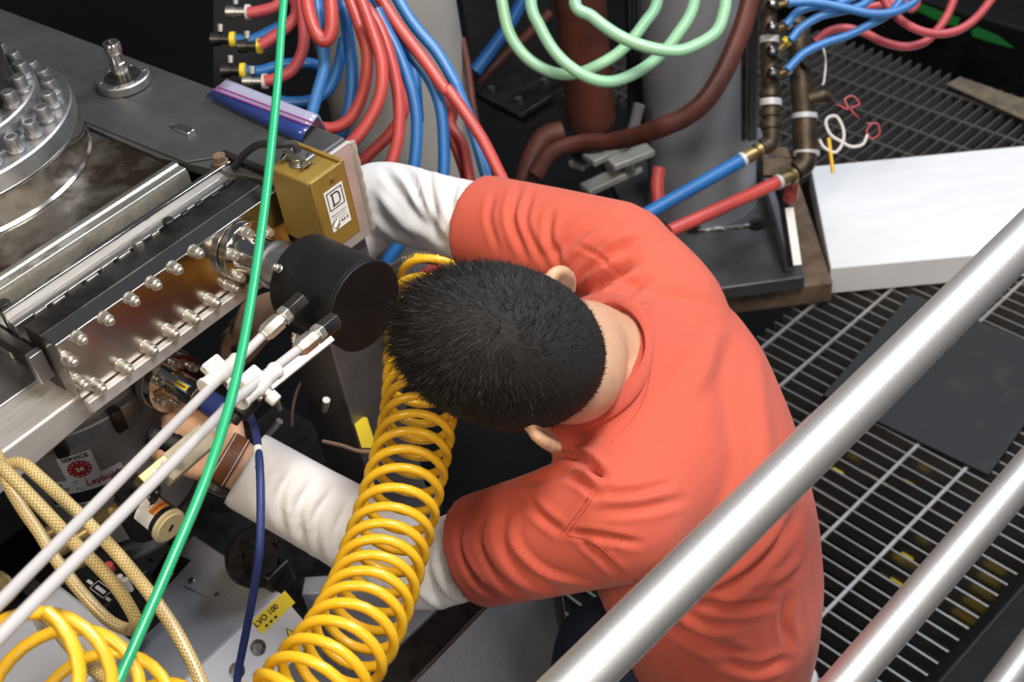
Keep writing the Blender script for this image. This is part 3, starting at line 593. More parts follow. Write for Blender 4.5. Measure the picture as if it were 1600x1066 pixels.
# clear plastic bag draped over the rear beam
bg_ = thing('plastic_bag', 'clear plastic zip bag with blue bottom and purple zip draped over the frame', 'bag', Zp(420, 190, CAMZ + ZT))
zt_ = CAMZ + ZT + .0035
def strip(name, rows, m):
    mb = MB(); n = len(rows[0]); vs = [q for r in rows for q in r]; fs = [(j * n + i, j * n + i + 1, (j + 1) * n + i + 1, (j + 1) * n + i) for j in range(len(rows) - 1) for i in range(n - 1)]
    mb.add(vs, fs); o = obj(name, mb, m, bg_, angle=60); s = o.modifiers.new('thickness', 'SOLIDIFY'); s.thickness = .0012; s.offset = 0; return o
def lin(p, q, n, h=0): return [p.lerp(q, i / (n - 1)) + VZ * (h * math.sin(i * 1.9) + h) for i in range(n)]
e0, e1 = Zp(325, 148, zt_), Zp(470, 222, zt_); f0, f1 = Zp(333, 141, zt_ + .014), Zp(484, 198, zt_ + .014); g0, g1 = Zp(352, 126, zt_ + .018), Zp(497, 180, zt_ + .018); h0, h1 = Zp(370, 134, zt_ - .03), Zp(513, 208, zt_ - .03)
strip('blue_panel', [lin(Zp(322, 152, zt_), Zp(470, 224, zt_), 9, .001), lin(Zp(329, 145, zt_ + .008), Zp(477, 211, zt_ + .008), 9, .0015), lin(f0, f1, 9)], mFILMB)
strip('clear_panel', [lin(f0, f1, 9), lin(g0, g1, 9), lin(g0.lerp(h0, .15) + VZ * .003, g1.lerp(h1, .15) + VZ * .003, 9), lin(h0, h1, 9)], mGLASS)
for t in (.0, .3):
    mb = MB(); mb.tube([f0.lerp(g0, t) + VZ * .001, f0.lerp(g0, t).lerp(f1.lerp(g1, t), .5) + VZ * .001, f1.lerp(g1, t) + VZ * .001], .0011, n=6); obj('zip', mb, mFILMP, bg_)

# ---- below the beam: turbo pump with stickers
tpz = -.955
s0 = D(165, 725, 1.52); ax0 = Vector((s0.x, s0.y, 0)) + (Vector((s0.x, s0.y, 0)) - Vector((0, 0, 0))).normalized() * .118
tpump = thing('turbo_pump', 'dark grey cylindrical vacuum pump with service stickers under the frame beam', 'pump', ax0 + VZ * (CAMZ - 1.235))
mb = MB(); mb.lathe(ax0 + VZ * CAMZ, VZ, [(-1.195, .085), (-1.185, .112), (-1.175, .118), (-1.02, .118), (-1.015, .112), (-1.0, .112)], 96); obj('body', mb, mPUMP, tpump)
mb = MB(); mb.lathe(ax0 + VZ * CAMZ, VZ, [(-1.0, .130), (-.998, .132), (-.978, .132), (-.976, .130)], 96); obj('top_flange', mb, mSTEEL, tpump)
mb = MB(); mb.lathe(ax0 + VZ * CAMZ, VZ, [(-.976, .120), (-.92, .120)], 96); obj('flange_neck', mb, mPUMP, tpump)
mb = MB(); mb.lathe(ax0 + VZ * CAMZ, VZ, [(-1.21, .120), (-1.205, .122), (-1.195, .120)], 96); obj('lower_ring', mb, mSTEEL, tpump)
mb = MB(); mb.lathe(ax0 + VZ * CAMZ, VZ, [(-1.235, .100), (-1.21, .100)], 64); obj('motor', mb, mPUMP, tpump)
for k in range(12):
    q = 2 * math.pi * k / 12 + .15; mb = MB(); mb.box(ax0 + Vector((math.cos(q) * .134, math.sin(q) * .134, CAMZ - .985)), (Vector((math.cos(q), math.sin(q), 0)), Vector((-math.sin(q), math.cos(q), 0)), VZ), (.006, .007, .016)); obj('claw_clamp', mb, mDARKST, tpump, bevel=.0015)
def cyl_map(axp, r, px):
    q0 = None; best = 9
    for k in range(240):
        q = k * math.pi / 120
        n = Vector((math.cos(q), math.sin(q), 0))
        if n.dot(ray(*px)) > 0: continue
        # point on this generator nearest the pixel ray
        for z in np.arange(-1.20, -1.0, .01):
            P = axp + n * r + VZ * (CAMZ + z); e = proj(P); e = math.hypot(e[0] - px[0], e[1] - px[1])
            if q0 is None or e < best: best = e; q0 = (q, z)
        
    q, z0 = q0
    def f(x, y, h, rot=0):
        a = q + x / r; return axp + Vector((math.cos(a), math.sin(a), 0)) * (r + h) + VZ * (CAMZ + z0 + y)
    return f
cm0 = cyl_map(ax0, .118, (125, 728))
sheet('service_sticker', cm0, -.020, .020, -.020, .022, .0008, mLABEL, tpump)
letters(cm0, 'SERVICE', 0, .0165, .0085, .0012, mINK, tpump, bold=.0003)
shape2(cm0, [(.0135 * math.cos(q * math.pi / 16), -.001 + .0135 * math.sin(q * math.pi / 16)) for q in range(32)], .0022, mINKRED, tpump, 'red_disc')
for k in range(12):
    q = k * math.pi / 6; x, y = .0108 * math.cos(q), -.001 + .0108 * math.sin(q)
    shape2(cm0, [(x - .0009, y - .0009), (x + .0009, y - .0009), (x + .0009, y + .0009), (x - .0009, y + .0009)], .0027, mLABEL, tpump, 'disc_mark')
letters(cm0, '24', 0, -.001, .009, .0027, mLABEL, tpump, bold=.0004)
cm1 = cyl_map(ax0, .118, (143, 755))
sheet('maker_sticker', cm1, -.052, .042, -.008, .014, .0008, mLABEL, tpump, nx=20)
sheet('maker_sticker_band', cm1, -.052, .042, -.026, -.008, .0008, mINK, tpump, nx=20)
sheet('maker_sticker_edge', cm1, -.052, .042, -.0285, -.026, .0008, mLABEL, tpump, nx=20)
letters(cm1, 'Leybold', .016, .003, .0125, .0012, mINKRED, tpump, bold=.0003)
letters(cm1, 'SERVICE', -.036, .000, .006, .0012, mINK, tpump, bold=.0002)
letters(cm1, 'ER', -.034, .0075, .006, .0012, mINK, tpump, bold=.0002)
for (x, y, w, h) in ((-.015, .010, .004, .001), (-.0165, .008, .001, .003), (-.0165, -.003, .001, .004), (-.013, -.0045, .004, .001), (-.004, .010, .003, .001)):
    shape2(cm1, [(x, y), (x + w, y), (x + w, y + h), (x, y + h)], .0012, mINK, tpump, 'corner_mark')

# vacuum gauge with blue plug
vg = thing('vacuum_gauge', 'chromed vacuum gauge with yellow and blue label on a round flange', 'gauge', D(262, 592, 1.49))
gc = D(258, 590, 1.49)
mb = MB(); mb.lathe(gc, VA, [(-.006, .036), (-.005, .038), (.006, .038), (.007, .036)], 64); obj('flange', mb, mSTEEL, vg)
mb = MB(); mb.lathe(gc, VA, [(.007, .037), (.018, .037), (.019, .036)], 64); obj('flange_face', mb, mCHROME, vg)
mb = MB(); mb.lathe(gc, VA, [(.019, .0165), (.066, .0165), (.067, .0155)], 48); obj('barrel', mb, mCHROME, vg)
for k in range(6):
    q = k * math.pi / 3 + .2; inst('bolt', SOCK, gc + VA * .019 + (VB * math.cos(q) + VZ * math.sin(q)) * .027, VA, vg, scale=.62)
for k in range(3):
    q = k * math.pi / 1.5 + .9; v = VB * math.cos(q) + VZ * math.sin(q); mb = MB(); mb.box(gc + VA * .0195 + v * .024, (v, v.cross(VA), VA), (.006, .005, .0008)); obj('brass_window', mb, mBRASS, vg)
def gmap(x, y, h):
    qq = _gq + y / .0165; v = VB * math.cos(qq) + VZ * math.sin(qq); return gc + VA * (.045 + x) + v * (.0165 + h)
_gq = math.radians(128)
_gq = min((math.hypot(proj(gc + VA * .048 + (VB * math.cos(t) + VZ * math.sin(t)) * .0165)[0] - 288, proj(gc + VA * .048 + (VB * math.cos(t) + VZ * math.sin(t)) * .0165)[1] - 606), t) for t in np.linspace(0, 2 * math.pi, 90) if (VB * math.cos(t) + VZ * math.sin(t)).dot(ray(288, 606)) < 0)[1]
sheet('blue_label', gmap, -.012, .012, -.005, .005, .0005, mBLUEL, vg); sheet('yellow_label', gmap, -.010, .010, -.0035, .0035, .0009, mYLAB, vg)
shape2(gmap, [(-.008, -.0008), (.008, -.0008), (.008, .0008), (-.008, .0008)], .0014, mBRASS, vg, 'printed_line')
mb = MB(); mb.lathe(gc, VA, [(.067, .013), (.080, .013)], 32); obj('socket', mb, mBLACK, vg)
mb = MB(); mb.lathe(gc, VA, [(.080, .0135), (.081, .0145), (.108, .0145), (.110, .013)], 32); plug = obj('blue_plug', mb, mNAVY, vg, bevel=.0006)
# navy cable from the plug down
pe = gc + VA * .110
nc = thing('navy_cable', 'navy blue cable with a white marker hanging in front of the white sleeve', 'cable', D(370, 1060, 1.18))
cp = [pe, D(358, 624, 1.40), D(378, 636, 1.36), D(395, 660, 1.30), D(403, 700, 1.26), D(407, 760, 1.23), D(406, 850, 1.22), D(397, 920, 1.24), D(384, 990, 1.27), D(372, 1052, 1.30), D(369, 1090, 1.31)]
mb = MB(); mb.tube(cp, .0041, n=14); obj('cable', mb, mNAVY, nc)
mb = MB(); mb.tube([D(403, 699, 1.2601), D(405, 730, 1.244)], .0046, n=14, smooth=False); obj('white_marker', mb, mLABEL, nc)

# white tubes with compression fittings and shut-off bodies
def white_line(port, dirs, ends, label, bulb, d0):
    r = thing('white_tube', label, 'tube', D(*ends[0], d0)); (x0, y0), (x1, y1) = port, ends[0]
    P = [D(port[0], port[1], d0)] + [D(x, y, d) for (x, y), d in zip(ends, dirs)]
    P.append(P[-1] + (P[-1] - P[-2]).normalized() * .22)
    ax = (D(*ends[0], dirs[0]) - P[0]).normalized()
    # black hex port, nuts
    mb = MB(); mb.lathe(P[0] - ax * .020, ax, [(0, .0095), (.022, .0095)], 6); obj('hex_port', mb, mDARKST, r, bevel=.0008)
    mb = MB(); mb.lathe(P[0], ax, [(.001, .0085), (.002, .0098), (.009, .0098), (.010, .0085)], 6); obj('nut', mb, mNUT, r, bevel=.0008)
    mb = MB(); mb.lathe(P[0], ax, [(.010, .0075), (.013, .0075), (.013, .0092), (.031, .0092), (.034, .0075), (.036, .0075)], 6, .3); obj('nut', mb, mNUT, r, bevel=.0008)
    mb = MB(); mb.tube([P[0] + ax * .03] + P[1:], .0047, n=14, smooth=False); obj('tube', mb, mNYLON, r)
    # plastic shut-off body
    c = D(*bulb[0], bulb[1]); e = (D(*bulb[2], bulb[3]) - c); L = e.length; e.normalize(); w = e.cross(CF).normalized(); n = w.cross(e)
    mb = MB(); mb.lathe(c, e, [(0, .0085), (.004, .0085), (.005, .0075), (.018, .0078), (.022, .0095), (L - .022, .0095), (L - .018, .0078), (L - .005, .0075), (L - .004, .0085), (L, .0085)], 20); body = obj('valve_body', mb, mWHITE, r, bevel=.0006)
    mb = MB(); mb.box(c + e * (L * .5) + w * .006, (e, w, n), (L * .22, .011, .005)); obj('mounting_ear', mb, mWHITE, r, bevel=.002)
    for t in (-.12, .12):
        mb = MB(); mb.lathe(c + e * (L * (.5 + t)) + w * .0125 - CF * .0052, -CF, [(0, .0022), (.0003, .0022)], 12); obj('ear_hole', mb, mINK, body)
    mb = MB(); mb.lathe(c + e * (L * .5) - w * .009, -w, [(0, .005), (.004, .005), (.004, .0065), (.012, .0062), (.013, .005)], 14); obj('release_button', mb, mWHITE, r)
    mb = MB(); mb.lathe(c + e * (L * .5) - w * .009, -w, [(0, .0058), (.003, .0058)], 14); obj('spring_collar', mb, mSTEEL, r)
white_line((452, 487), [1.24, 1.14, .80], [(408, 527), (300, 635), (-30, 972)], 'upper white plastic tube running from the black drum to the lower left', ((318, 606), 1.165, (372, 563), 1.20), 1.255)
white_line((503, 517), [1.20, 1.10, .75], [(463, 549), (370, 622), (-30, 1025)], 'lower white plastic tube running beside it to the lower left', ((375, 628), 1.115, (432, 578), 1.16), 1.225)
mb = MB(); a, b = D(515, 525, 1.29), D(398, 618, 1.24); d_ = (b - a); mb.box((a + b) / 2, (d_, d_.cross(CF), d_.cross(d_.cross(CF))), (d_.length / 2, .007, .004)); tag(obj('flat_bar', mb, mALU, bevel=.0008), 'pale flat metal bar behind the lower white tube', 'bar')
mb = MB(); a = D(392, 622, 1.26); mb.lathe(a, VB * -1 + VZ * -.3, [(-.014, .010), (.0, .0115), (.02, .0115), (.022, .007), (.03, .007)], 20); tag(obj('black_coupling', mb, mBLACK, bevel=.0008), 'small black coupling under the pale flat bar', 'coupling')
# tan terminal block with white caps along the lower tube
tb = thing('terminal_block', 'tan plastic terminal block with white caps between the tubes and the hand', 'terminal block', D(285, 715, 1.33))
a, b = D(322, 682, 1.32), D(252, 742, 1.27); d_ = (b - a); w_ = d_.cross(CF).normalized()
mb = MB(); mb.box((a + b) / 2, (d_, w_, d_.cross(w_)), (d_.length / 2, .0135, .008)); obj('block', mb, mTAN, tb, bevel=.001)
a2, b2 = D(262, 726, 1.28), D(222, 758, 1.25)
mb = MB(); mb.box((a2 + b2) / 2, (d_, w_, d_.cross(w_)), ((b2 - a2).length / 2, .009, .008)); obj('brass_clamp', mb, mBRASS, tb, bevel=.001)
for x, y in ((284, 708), (262, 726), (243, 742), (225, 756), (330, 668)):
    mb = MB(); mb.lathe(D(x, y, 1.262), -CF, [(0, .006), (.004, .006), (.006, .0035)], 14); obj('white_cap', mb, mWHITE, tb)
# black ribbed grip in front of the hand
mb = MB(); a = D(232, 678, 1.40); e_ = (D(300, 705, 1.40) - a)
mb.lathe(a, e_, [(0, .009), (.002, .012)] + [(q * .004 + .004, .012 if q % 2 else .0108) for q in range(10)] + [(.048, .010)], 24); tag(obj('ribbed_grip', mb, mBLACK), 'black ribbed valve grip held by the hand under the gauge', 'valve grip')

# pressure regulator with amber dial
rg = thing('pressure_regulator', 'black pressure regulator with an amber dial and orange warning label', 'regulator', D(215, 800, 1.36))
rc = D(261, 820, 1.325); rax = (rc - D(214, 782, 1.345)).normalized()
mb = MB(); mb.lathe(rc, rax, [(-.046, .013), (-.043, .0185), (-.003, .0195), (.0, .0195)], 48); obj('gauge_case', mb, mBLACK, rg, bevel=.0008)
mb = MB(); mb.lathe(rc, rax, [(0, .0198), (.0035, .0198), (.0045, .018)], 48); obj('bezel', mb, mAMBER, rg)
mb = MB(); mb.lathe(rc, rax, [(.0045, .0170), (.0062, .016)], 48); obj('dial_lens', mb, mAMBER, rg)
mb = MB(); mb.box(rc + rax * .0064, (rax.orthogonal(), rax.cross(rax.orthogonal()), rax), (.004, .0018, .0003)); obj('dial_pointer', mb, mDARKST, rg)
def rmap(x, y, h):
    qq = _rq + x / .019; v = _ru * math.cos(qq) + _rw * math.sin(qq); return rc + rax * (-.018 + y) + v * (.0192 + h + y * .0 )
_ru, _rw, _ = frame(rax)
_rq = max(((-(ray(240, 800)).normalized().dot(_ru * math.cos(t) + _rw * math.sin(t))), t) for t in np.linspace(0, 2 * math.pi, 90))[1]
sheet('warning_label', rmap, -.018, .018, -.010, .012, .0006, mLABEL, rg)
sheet('orange_panel', rmap, -.018, .002, .003, .012, .001, mORANGE, rg)
letters(rmap, 'WARNING', -.008, .0075, .0042, .0014, mINK, rg)
for y in (.0, -.003, -.006): shape2(rmap, [(-.016, y), (.016, y), (.016, y + .0008), (-.016, y + .0008)], .001, mINK, rg, 'printed_line')
rb = D(210, 782, 1.39)
mb = MB(); mb.lathe(rb, VZ, [(-.05, .014), (-.045, .022), (-.01, .024), (.0, .024), (.004, .018), (.03, .016), (.04, .012)], 32); obj('regulator_body', mb, mBLACK, rg)
mb = MB(); mb.cyl(rb, rc - rax * .044, .011, n=20); obj('neck', mb, mDARKST, rg)
mb = MB(); mb.tube([rb + VZ * .025, D(232, 770, 1.33), D(243, 757, 1.32), D(246, 770, 1.31), D(236, 785, 1.32)], .004, n=10); obj('wire_clip', mb, mDARKST, rg)
mb = MB(); mb.lathe(D(228, 786, 1.32), -CF, [(0, .006), (.006, .006)], 6); obj('white_nut', mb, mWHITE, rg)
for x, y in ((177, 800), (186, 790)):
    mb = MB(); mb.cyl(D(x, y, 1.38), D(x - 28, y + 18, 1.40), .006, n=12); obj('inlet_stub', mb, mBRASS, rg)

# grey boxed pump LVO 100
lv = thing('boxed_pump', 'light grey boxed pump with a yellow LVO 100 label at the bottom', 'pump', D(330, 980, 1.62))
zl = -1.30; c1 = Zp(437, 925, CAMZ + zl); la, lb = c1.dot(VA), c1.dot(VB)
lw = (Zp(286, 850, CAMZ + zl) - c1).dot(VA)
prof = [(la + lw - .03, zl - .30), (la + lw - .03, zl - .05), (la + lw, zl), (la, zl), (la + .055, zl - .055), (la + .06, zl - .30)]
mb = MB(); mb.prism([MF(a, lb - .30, z) for a, z in prof], VB * .30); obj('casing', mb, mGREY, lv, bevel=.004)
sn = (VA * .055 + VZ * .055).normalized(); su = (VA * -.055 + VZ * .055).normalized(); so = MF(la + .0275, lb, zl - .0275)
fm = plane_map(so - VB * .15, VB, su, sn)
mb = MB(); mb.prism([fm(-.149, -.0385, .0), fm(.149, -.0385, .0), fm(.149, .0385, .0), fm(-.149, .0385, .0)], sn * .0012); obj('sloped_panel', mb, mGREYL, lv)
fl = lambda px: ((PL(px[0], px[1], so + sn * .0012, sn) - (so - VB * .15)).dot(VB), (PL(px[0], px[1], so + sn * .0012, sn) - (so - VB * .15)).dot(su))
cx, cy = fl((427, 957)); sheet('yellow_label', fm, cx - .030, cx + .030, cy - .0105, cy + .0105, .0018, mYLAB, lv)
letters(fm, 'LVO 100', cx - .010, cy + .003, .0105, .0022, mINK, lv, bold=.0003)
for x in (-.02, -.012, -.004): shape2(fm, [(cx + x, cy - .008), (cx + x + .004, cy - .008), (cx + x + .004, cy - .005), (cx + x, cy - .005)], .0022, mINK, lv, 'printed_mark')
cx, cy = fl((456, 993)); shape2(fm, [(cx - .012, cy - .012), (cx + .012, cy - .012), (cx, cy + .012)], .0018, mINK, lv, 'warning_triangle'); shape2(fm, [(cx - .0102, cy - .011), (cx + .0102, cy - .011), (cx, cy + .0095)], .0022, mYLAB, lv, 'warning_triangle_fill')
for px in ((403, 1012), (370, 1048)):
    x, y = fl(px); mb = MB(); mb.lathe(fm(x, y, .0012), sn, [(0, .0105), (.001, .0105), (.0015, .006), (.003, .005)], 24); obj('screw', mb, mCHROME, lv)
ztop = CAMZ + zl + .0008
h4 = [Zp(x, y, ztop) for x, y in ((325, 870), (380, 897), (341, 941), (287, 916))]
mb = MB(); mb.prism(h4, VZ * .0012); obj('hatch', mb, mGREY, lv, bevel=.0005)
for x, y in ((300, 908), (341, 930), (236, 876)):
    mb = MB(); mb.lathe(Zp(x, y, ztop + .001), VZ, [(0, .004), (.002, .004), (.003, .0025)], 16); obj('screw', mb, mCHROME, lv)
h4 = [Zp(x, y, ztop) for x, y in ((262, 862), (298, 876), (245, 935), (215, 948), (222, 920))]
mb = MB(); mb.prism(h4, VZ * .0008); obj('dark_plate', mb, mDARKST, lv)
mb = MB(); q = Zp(258, 905, ztop + .001); mb.prism([q, q + VB * .012 + VA * .004, q + VB * .012 - VA * .008], VZ * .0005); obj('yellow_triangle', mb, mYLAB, lv)
# dark equipment under the braided hoses
de = thing('control_box', 'black control box with white printing under the braided hoses', 'control box', D(110, 930, 1.50))
mb = MB(); mb.box(D(105, 928, 1.60), (VA, VB, VZ), (.10, .07, .045)); obj('case', mb, mBLACK, de, bevel=.004)
ctop = D(105, 928, 1.60) + VZ * .0455; fm = plane_map(ctop, VB, -VA, VZ)
q = Zp(158, 922, ctop.z); qx, qy = (q - ctop).dot(VB), (q - ctop).dot(-VA)
fq = plane_map(q, VA, VB, VZ)
for (x0, x1, y0, y1) in ((-.014, .014, .006, .007), (-.014, .014, -.007, -.006), (-.014, -.013, -.007, .007), (.013, .014, -.007, .007), (-.009, .009, -.003, .002), (-.026, -.016, -.003, .001), (.016, .024, -.006, -.002), (.016, .026, .004, .008)):
    shape2(fq, [(x0, y0), (x1, y0), (x1, y1), (x0, y1)], .001, mGREYL, de, 'printed_mark')
q = Zp(52, 925, ctop.z); mb = MB(); mb.box(q + VZ * .006, (VA, VB, VZ), (.018, .010, .006)); obj('data_socket', mb, mSTEEL, de, bevel=.001)
mb = MB(); mb.lathe(Zp(173, 891, ctop.z), VZ, [(0, .006), (.01, .006), (.012, .004)], 16); obj('red_button', mb, mRED, de)
for x, y in ((195, 917), (204, 922)):
    mb = MB(); mb.cyl(Zp(x, y, ctop.z), Zp(x, y, ctop.z) + VZ * .02, .004, n=12); obj('terminal', mb, mLABEL, de)
for x0, y0, x1, y1, d in ((70, 838, 92, 826, 1.42), (88, 862, 140, 828, 1.40), (105, 885, 128, 874, 1.38)):
    mb = MB(); mb.cyl(D(x0, y0, d), D(x1, y1, d), .0085, n=20); obj('brass_fitting', mb, mBRASS, de, bevel=.001)
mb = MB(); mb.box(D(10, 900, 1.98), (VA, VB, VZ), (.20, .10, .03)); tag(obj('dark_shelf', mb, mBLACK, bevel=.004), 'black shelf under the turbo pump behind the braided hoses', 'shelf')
mb = MB(); mb.lathe(D(0, 918, 1.30), VA, [(-.01, .014), (.0, .014), (.0, .010), (.012, .009)], 24); tag(obj('brass_end_cap', mb, mBRASS), 'round brass end cap cut by the left picture edge', 'end cap')
# small grey box at the bottom left behind the yellow loops
sb = thing('junction_box', 'small grey metal junction box at the bottom left behind the yellow loops', 'box', D(90, 1060, 1.34))
mb = MB(); mb.box(D(75, 1080, 1.34), (VA, VB, VZ), (.07, .08, .05)); obj('case', mb, mGREY, sb, bevel=.005)
mb = MB(); mb.lathe(Zp(88, 1058, D(75, 1080, 1.34).z + .05), VZ, [(0, .004), (.002, .004)], 12); obj('screw', mb, mDARKST, sb)

# braided hoses
BH = [(-20, 712), (0, 728), (40, 768), (85, 815), (115, 848), (150, 882), (180, 915), (203, 950), (212, 972), (203, 984), (170, 970), (131, 930), (105, 898), (82, 867), (62, 834), (37, 798), (17, 765), (5, 735), (-10, 700)]
simple('braided_hose', [D(x, y, d) for (x, y), d in zip(BH, np.interp(np.arange(19), [0, 8, 9, 18], [1.02, 1.10, 1.12, 1.16]))], .0056, mBRAID, 'clear braided hose bent into a narrow U above the black control box', 'hose', 'braided hoses', n=20, seg=10)
simple('braided_hose', [D(x, y, d) for (x, y), d in zip([(-15, 742), (8, 728), (35, 725), (64, 748), (105, 786), (142, 822), (180, 862), (212, 900), (240, 936), (272, 983), (300, 1035), (322, 1085)], np.interp(np.arange(12), [0, 11], [1.12, 1.02]))], .0056, mBRAID, 'long clear braided hose running down to the bottom edge', 'hose', 'braided hoses', n=20, seg=10)
simple('braided_hose', [D(x, y, d) for (x, y), d in zip([(70, 985), (62, 962), (80, 972), (116, 1014), (150, 1046), (200, 1085)], [1.22, 1.14, 1.08, 1.02, 1.0, .98])], .0066, mBRAID, 'short thick braided hose behind the yellow loops', 'hose', 'braided hoses', n=20, seg=10)

# green air hose in front
simple('green_air_hose', [D(447, -40, 1.27), D(441, 30, 1.25), D(432, 150, 1.21), D(410, 350, 1.12), D(376, 560, 1.04), D(330, 725, .98), D(262, 890, .93), D(176, 1085, .88)], .0041, mGREEN, 'straight bright green air hose crossing the picture at the left', 'hose', n=16, seg=10)

# yellow coiled hose: helix about a curved path
cpath = spline([D(680, 425, 1.50), D(664, 480, 1.47), D(656, 540, 1.44), D(656, 600, 1.405), D(651, 668, 1.35), D(628, 770, 1.275), D(602, 860, 1.215), D(577, 935, 1.155), D(545, 1000, 1.10), D(500, 1060, 1.06), D(440, 1125, 1.03), D(330, 1190, 1.03), D(215, 1150, 1.0), D(150, 1112, .95), D(95, 1088, .90), D(45, 1074, .85), D(-10, 1062, .80)], 40)
cl_ = [0]
for i in range(1, len(cpath)): cl_.append(cl_[-1] + (cpath[i] - cpath[i - 1]).length)
def at_len(s):
    i = min(max(np.searchsorted(cl_, s) - 1, 0), len(cpath) - 2); t = (s - cl_[i]) / max(cl_[i + 1] - cl_[i], 1e-9)
    return cpath[i].lerp(cpath[i + 1], t), (cpath[i + 1] - cpath[i]).normalized()
hel = []; s = 0.0; ph = 2.2; u = None; SL = cl_[-1]; xs = np.array(cl_)
while s < SL - .001:
    c, t = at_len(s)
    u = frame(t)[0] if u is None else (u - t * u.dot(t)).normalized()
    w = t.cross(u); f = s / SL
    px = proj(c)
    pitch = float(np.interp(px[0], [0, 200, 380, 470, 560, 620, 700], [.060, .060, .019, .020, .0245, .0265, .027])); rad = float(np.interp(px[0], [0, 250, 420, 560, 640, 700], [.050, .048, .040, .038, .0375, .0365]))
    hel.append(c + (u * math.cos(ph) + w * math.sin(ph)) * rad); ph += .22; s += pitch * .22 / (2 * math.pi)
yc = thing('coiled_hose', 'yellow spiral coiled air hose hanging between the machine and the person', 'hose', hel[len(hel) // 2])
mb = MB(); mb.tube(hel, .0047, n=12, smooth=False); obj('coil', mb, mYEL, yc, angle=80)
tail = [hel[0], D(715, 440, 1.5), D(700, 415, 1.52), D(680, 406, 1.54), D(650, 402, 1.56)]
mb = MB(); mb.tube(tail, .0047, n=12); obj('hose_end', mb, mYEL, yc)
sp = []; pa, pb = D(684, 407, 1.54), D(634, 408, 1.58)
for k in range(12 * 16):
    t = k / (12 * 16); c = pa.lerp(pb, t) + CU * (.004 * math.sin(t * math.pi)); q = k * 2 * math.pi / 16; sp.append(c + (CU * math.cos(q) + CF * math.sin(q)) * .0062)
mb = MB(); mb.tube(sp, .0014, n=6, smooth=False); obj('strain_relief_spring', mb, mBRASS, yc)
mb = MB(); mb.cyl(D(634, 408, 1.58), D(606, 425, 1.60), .007, n=16); obj('end_fitting', mb, mSTEEL, yc)

# ---- hoses in the top middle
z2 = lambda P: zz((320, 0), 3.99, P); z3 = lambda P: zz((700, 0), 3.99, P)
GR = 'hanging red and blue hoses'
hs = [('red', [(880, -60), (960, 150), (1012, 350), (990, 560), (920, 720), (830, 790), (730, 795), (640, 760)], 1.95, 'red hose curling back behind the plastic bag'),
      ('red', [(950, -60), (1040, 180), (1103, 400), (1092, 600), (1005, 780), (905, 900), (820, 980)], 1.86, 'bright red hose passing behind the frame corner'),
      ('red', [(1000, 40), (1080, 150), (1140, 300), (1185, 470), (1212, 660), (1205, 850), (1165, 1010), (1120, 1150)], 1.90, 'red hose hanging straight down beside the frame corner'),
      ('red', [(1190, 440), (1240, 600), (1228, 720), (1150, 840), (1060, 930), (960, 1020), (860, 1090)], 2.0, 'dark red hose sweeping left behind the white sleeve'),
      ('blue', [(1070, 60), (1130, 180), (1210, 340), (1290, 560), (1322, 760), (1310, 990), (1280, 1150)], 1.92, 'blue hose hanging just left of the white sleeve top'),
      ('blue', [(980, -60), (1100, 120), (1250, 300), (1400, 490), (1475, 700), (1492, 990), (1480, 1150)], 1.95, 'blue hose passing in front of the left column'),
      ('blue', [(1290, 380), (1310, 480), (1320, 600), (1330, 760)], 2.02, 'dark blue hose half hidden between the red hoses')]
for c, pts, d, lab in hs: simple(c + '_hose', seg2(z2(pts), d), .0092, mRED if c == 'red' else mBLUE, lab, 'hose', GR)
simple('blue_hose', seg2(z2([(1170, -60), (1300, 150), (1450, 330), (1560, 520)]) + z3([(60, 560), (140, 760), (200, 960), (240, 1110)]), 1.98), .0092, mBLUEL, 'rightmost blue hose crossing the left column', 'hose', GR)
simple('red_hose', seg2(z2([(1060, -60), (1220, 180), (1380, 390), (1500, 560)]) + z3([(0, 560), (110, 710), (220, 880), (320, 1080), (380, 1200)]), 1.93), .0092, mRED, 'rightmost red hose running down to the red sleeve', 'hose', GR)
simple('red_hose', seg2(z2([(1400, 430), (1470, 560), (1545, 690)]) + z3([(20, 780), (90, 900), (130, 1080), (150, 1200)]), 2.02), .0085, mRED, 'red hose emerging under the rightmost red hose', 'hose', GR)
simple('red_hose', seg2(z2([(1490, 700), (1530, 830), (1580, 960), (1620, 1080), (1640, 1180)]), 2.04), .0085, mRED, 'short red hose between the two rightmost blue hoses', 'hose', GR)
simple('blue_hose', seg2(z2([(690, -60), (712, 120), (738, 300), (742, 430), (705, 570), (665, 720), (640, 830)]), 1.98), .0095, mBLUEL, 'bright blue hose below the red hose loop', 'hose', GR)
simple('blue_hose', seg2(z2([(850, -60), (890, 200), (918, 450), (905, 650), (850, 860), (800, 1000)]), 2.0), .0095, mBLUE, 'blue hose left of the red hose bundle', 'hose', GR)
simple('blue_hose', seg2(z2([(870, 240), (830, 430), (770, 560), (680, 620), (540, 640), (430, 620)]), 2.08), .0095, mBLUE, 'dark blue hose curving back to the valve block', 'hose', GR)
simple('red_hose', seg2(z2([(630, -60), (650, 80), (690, 200), (745, 255), (785, 200), (790, 80), (775, -60)]), 1.93), .0105, mRED, 'red hose bent into a tight loop at the top', 'hose', GR)
simple('red_hose', seg2(z2([(590, -60), (615, 120), (612, 300), (545, 435), (440, 490), (375, 505)]), 2.05), .0095, mPINK, 'dull red hose running down to the lowest left fitting', 'hose', GR)
simple('red_hose', seg2(z2([(270, 80), (340, 70), (440, 40), (540, -40)]), 2.1), .0095, mPINK, 'dull red hose on the topmost left fitting', 'hose', GR)
simple('blue_hose', seg2(z2([(180, 245), (290, 250), (420, 190), (540, 130), (600, 40), (620, -60)]), 2.12), .0095, mBLUE, 'blue hose with a yellow clamp on the upper left fitting', 'hose', GR)
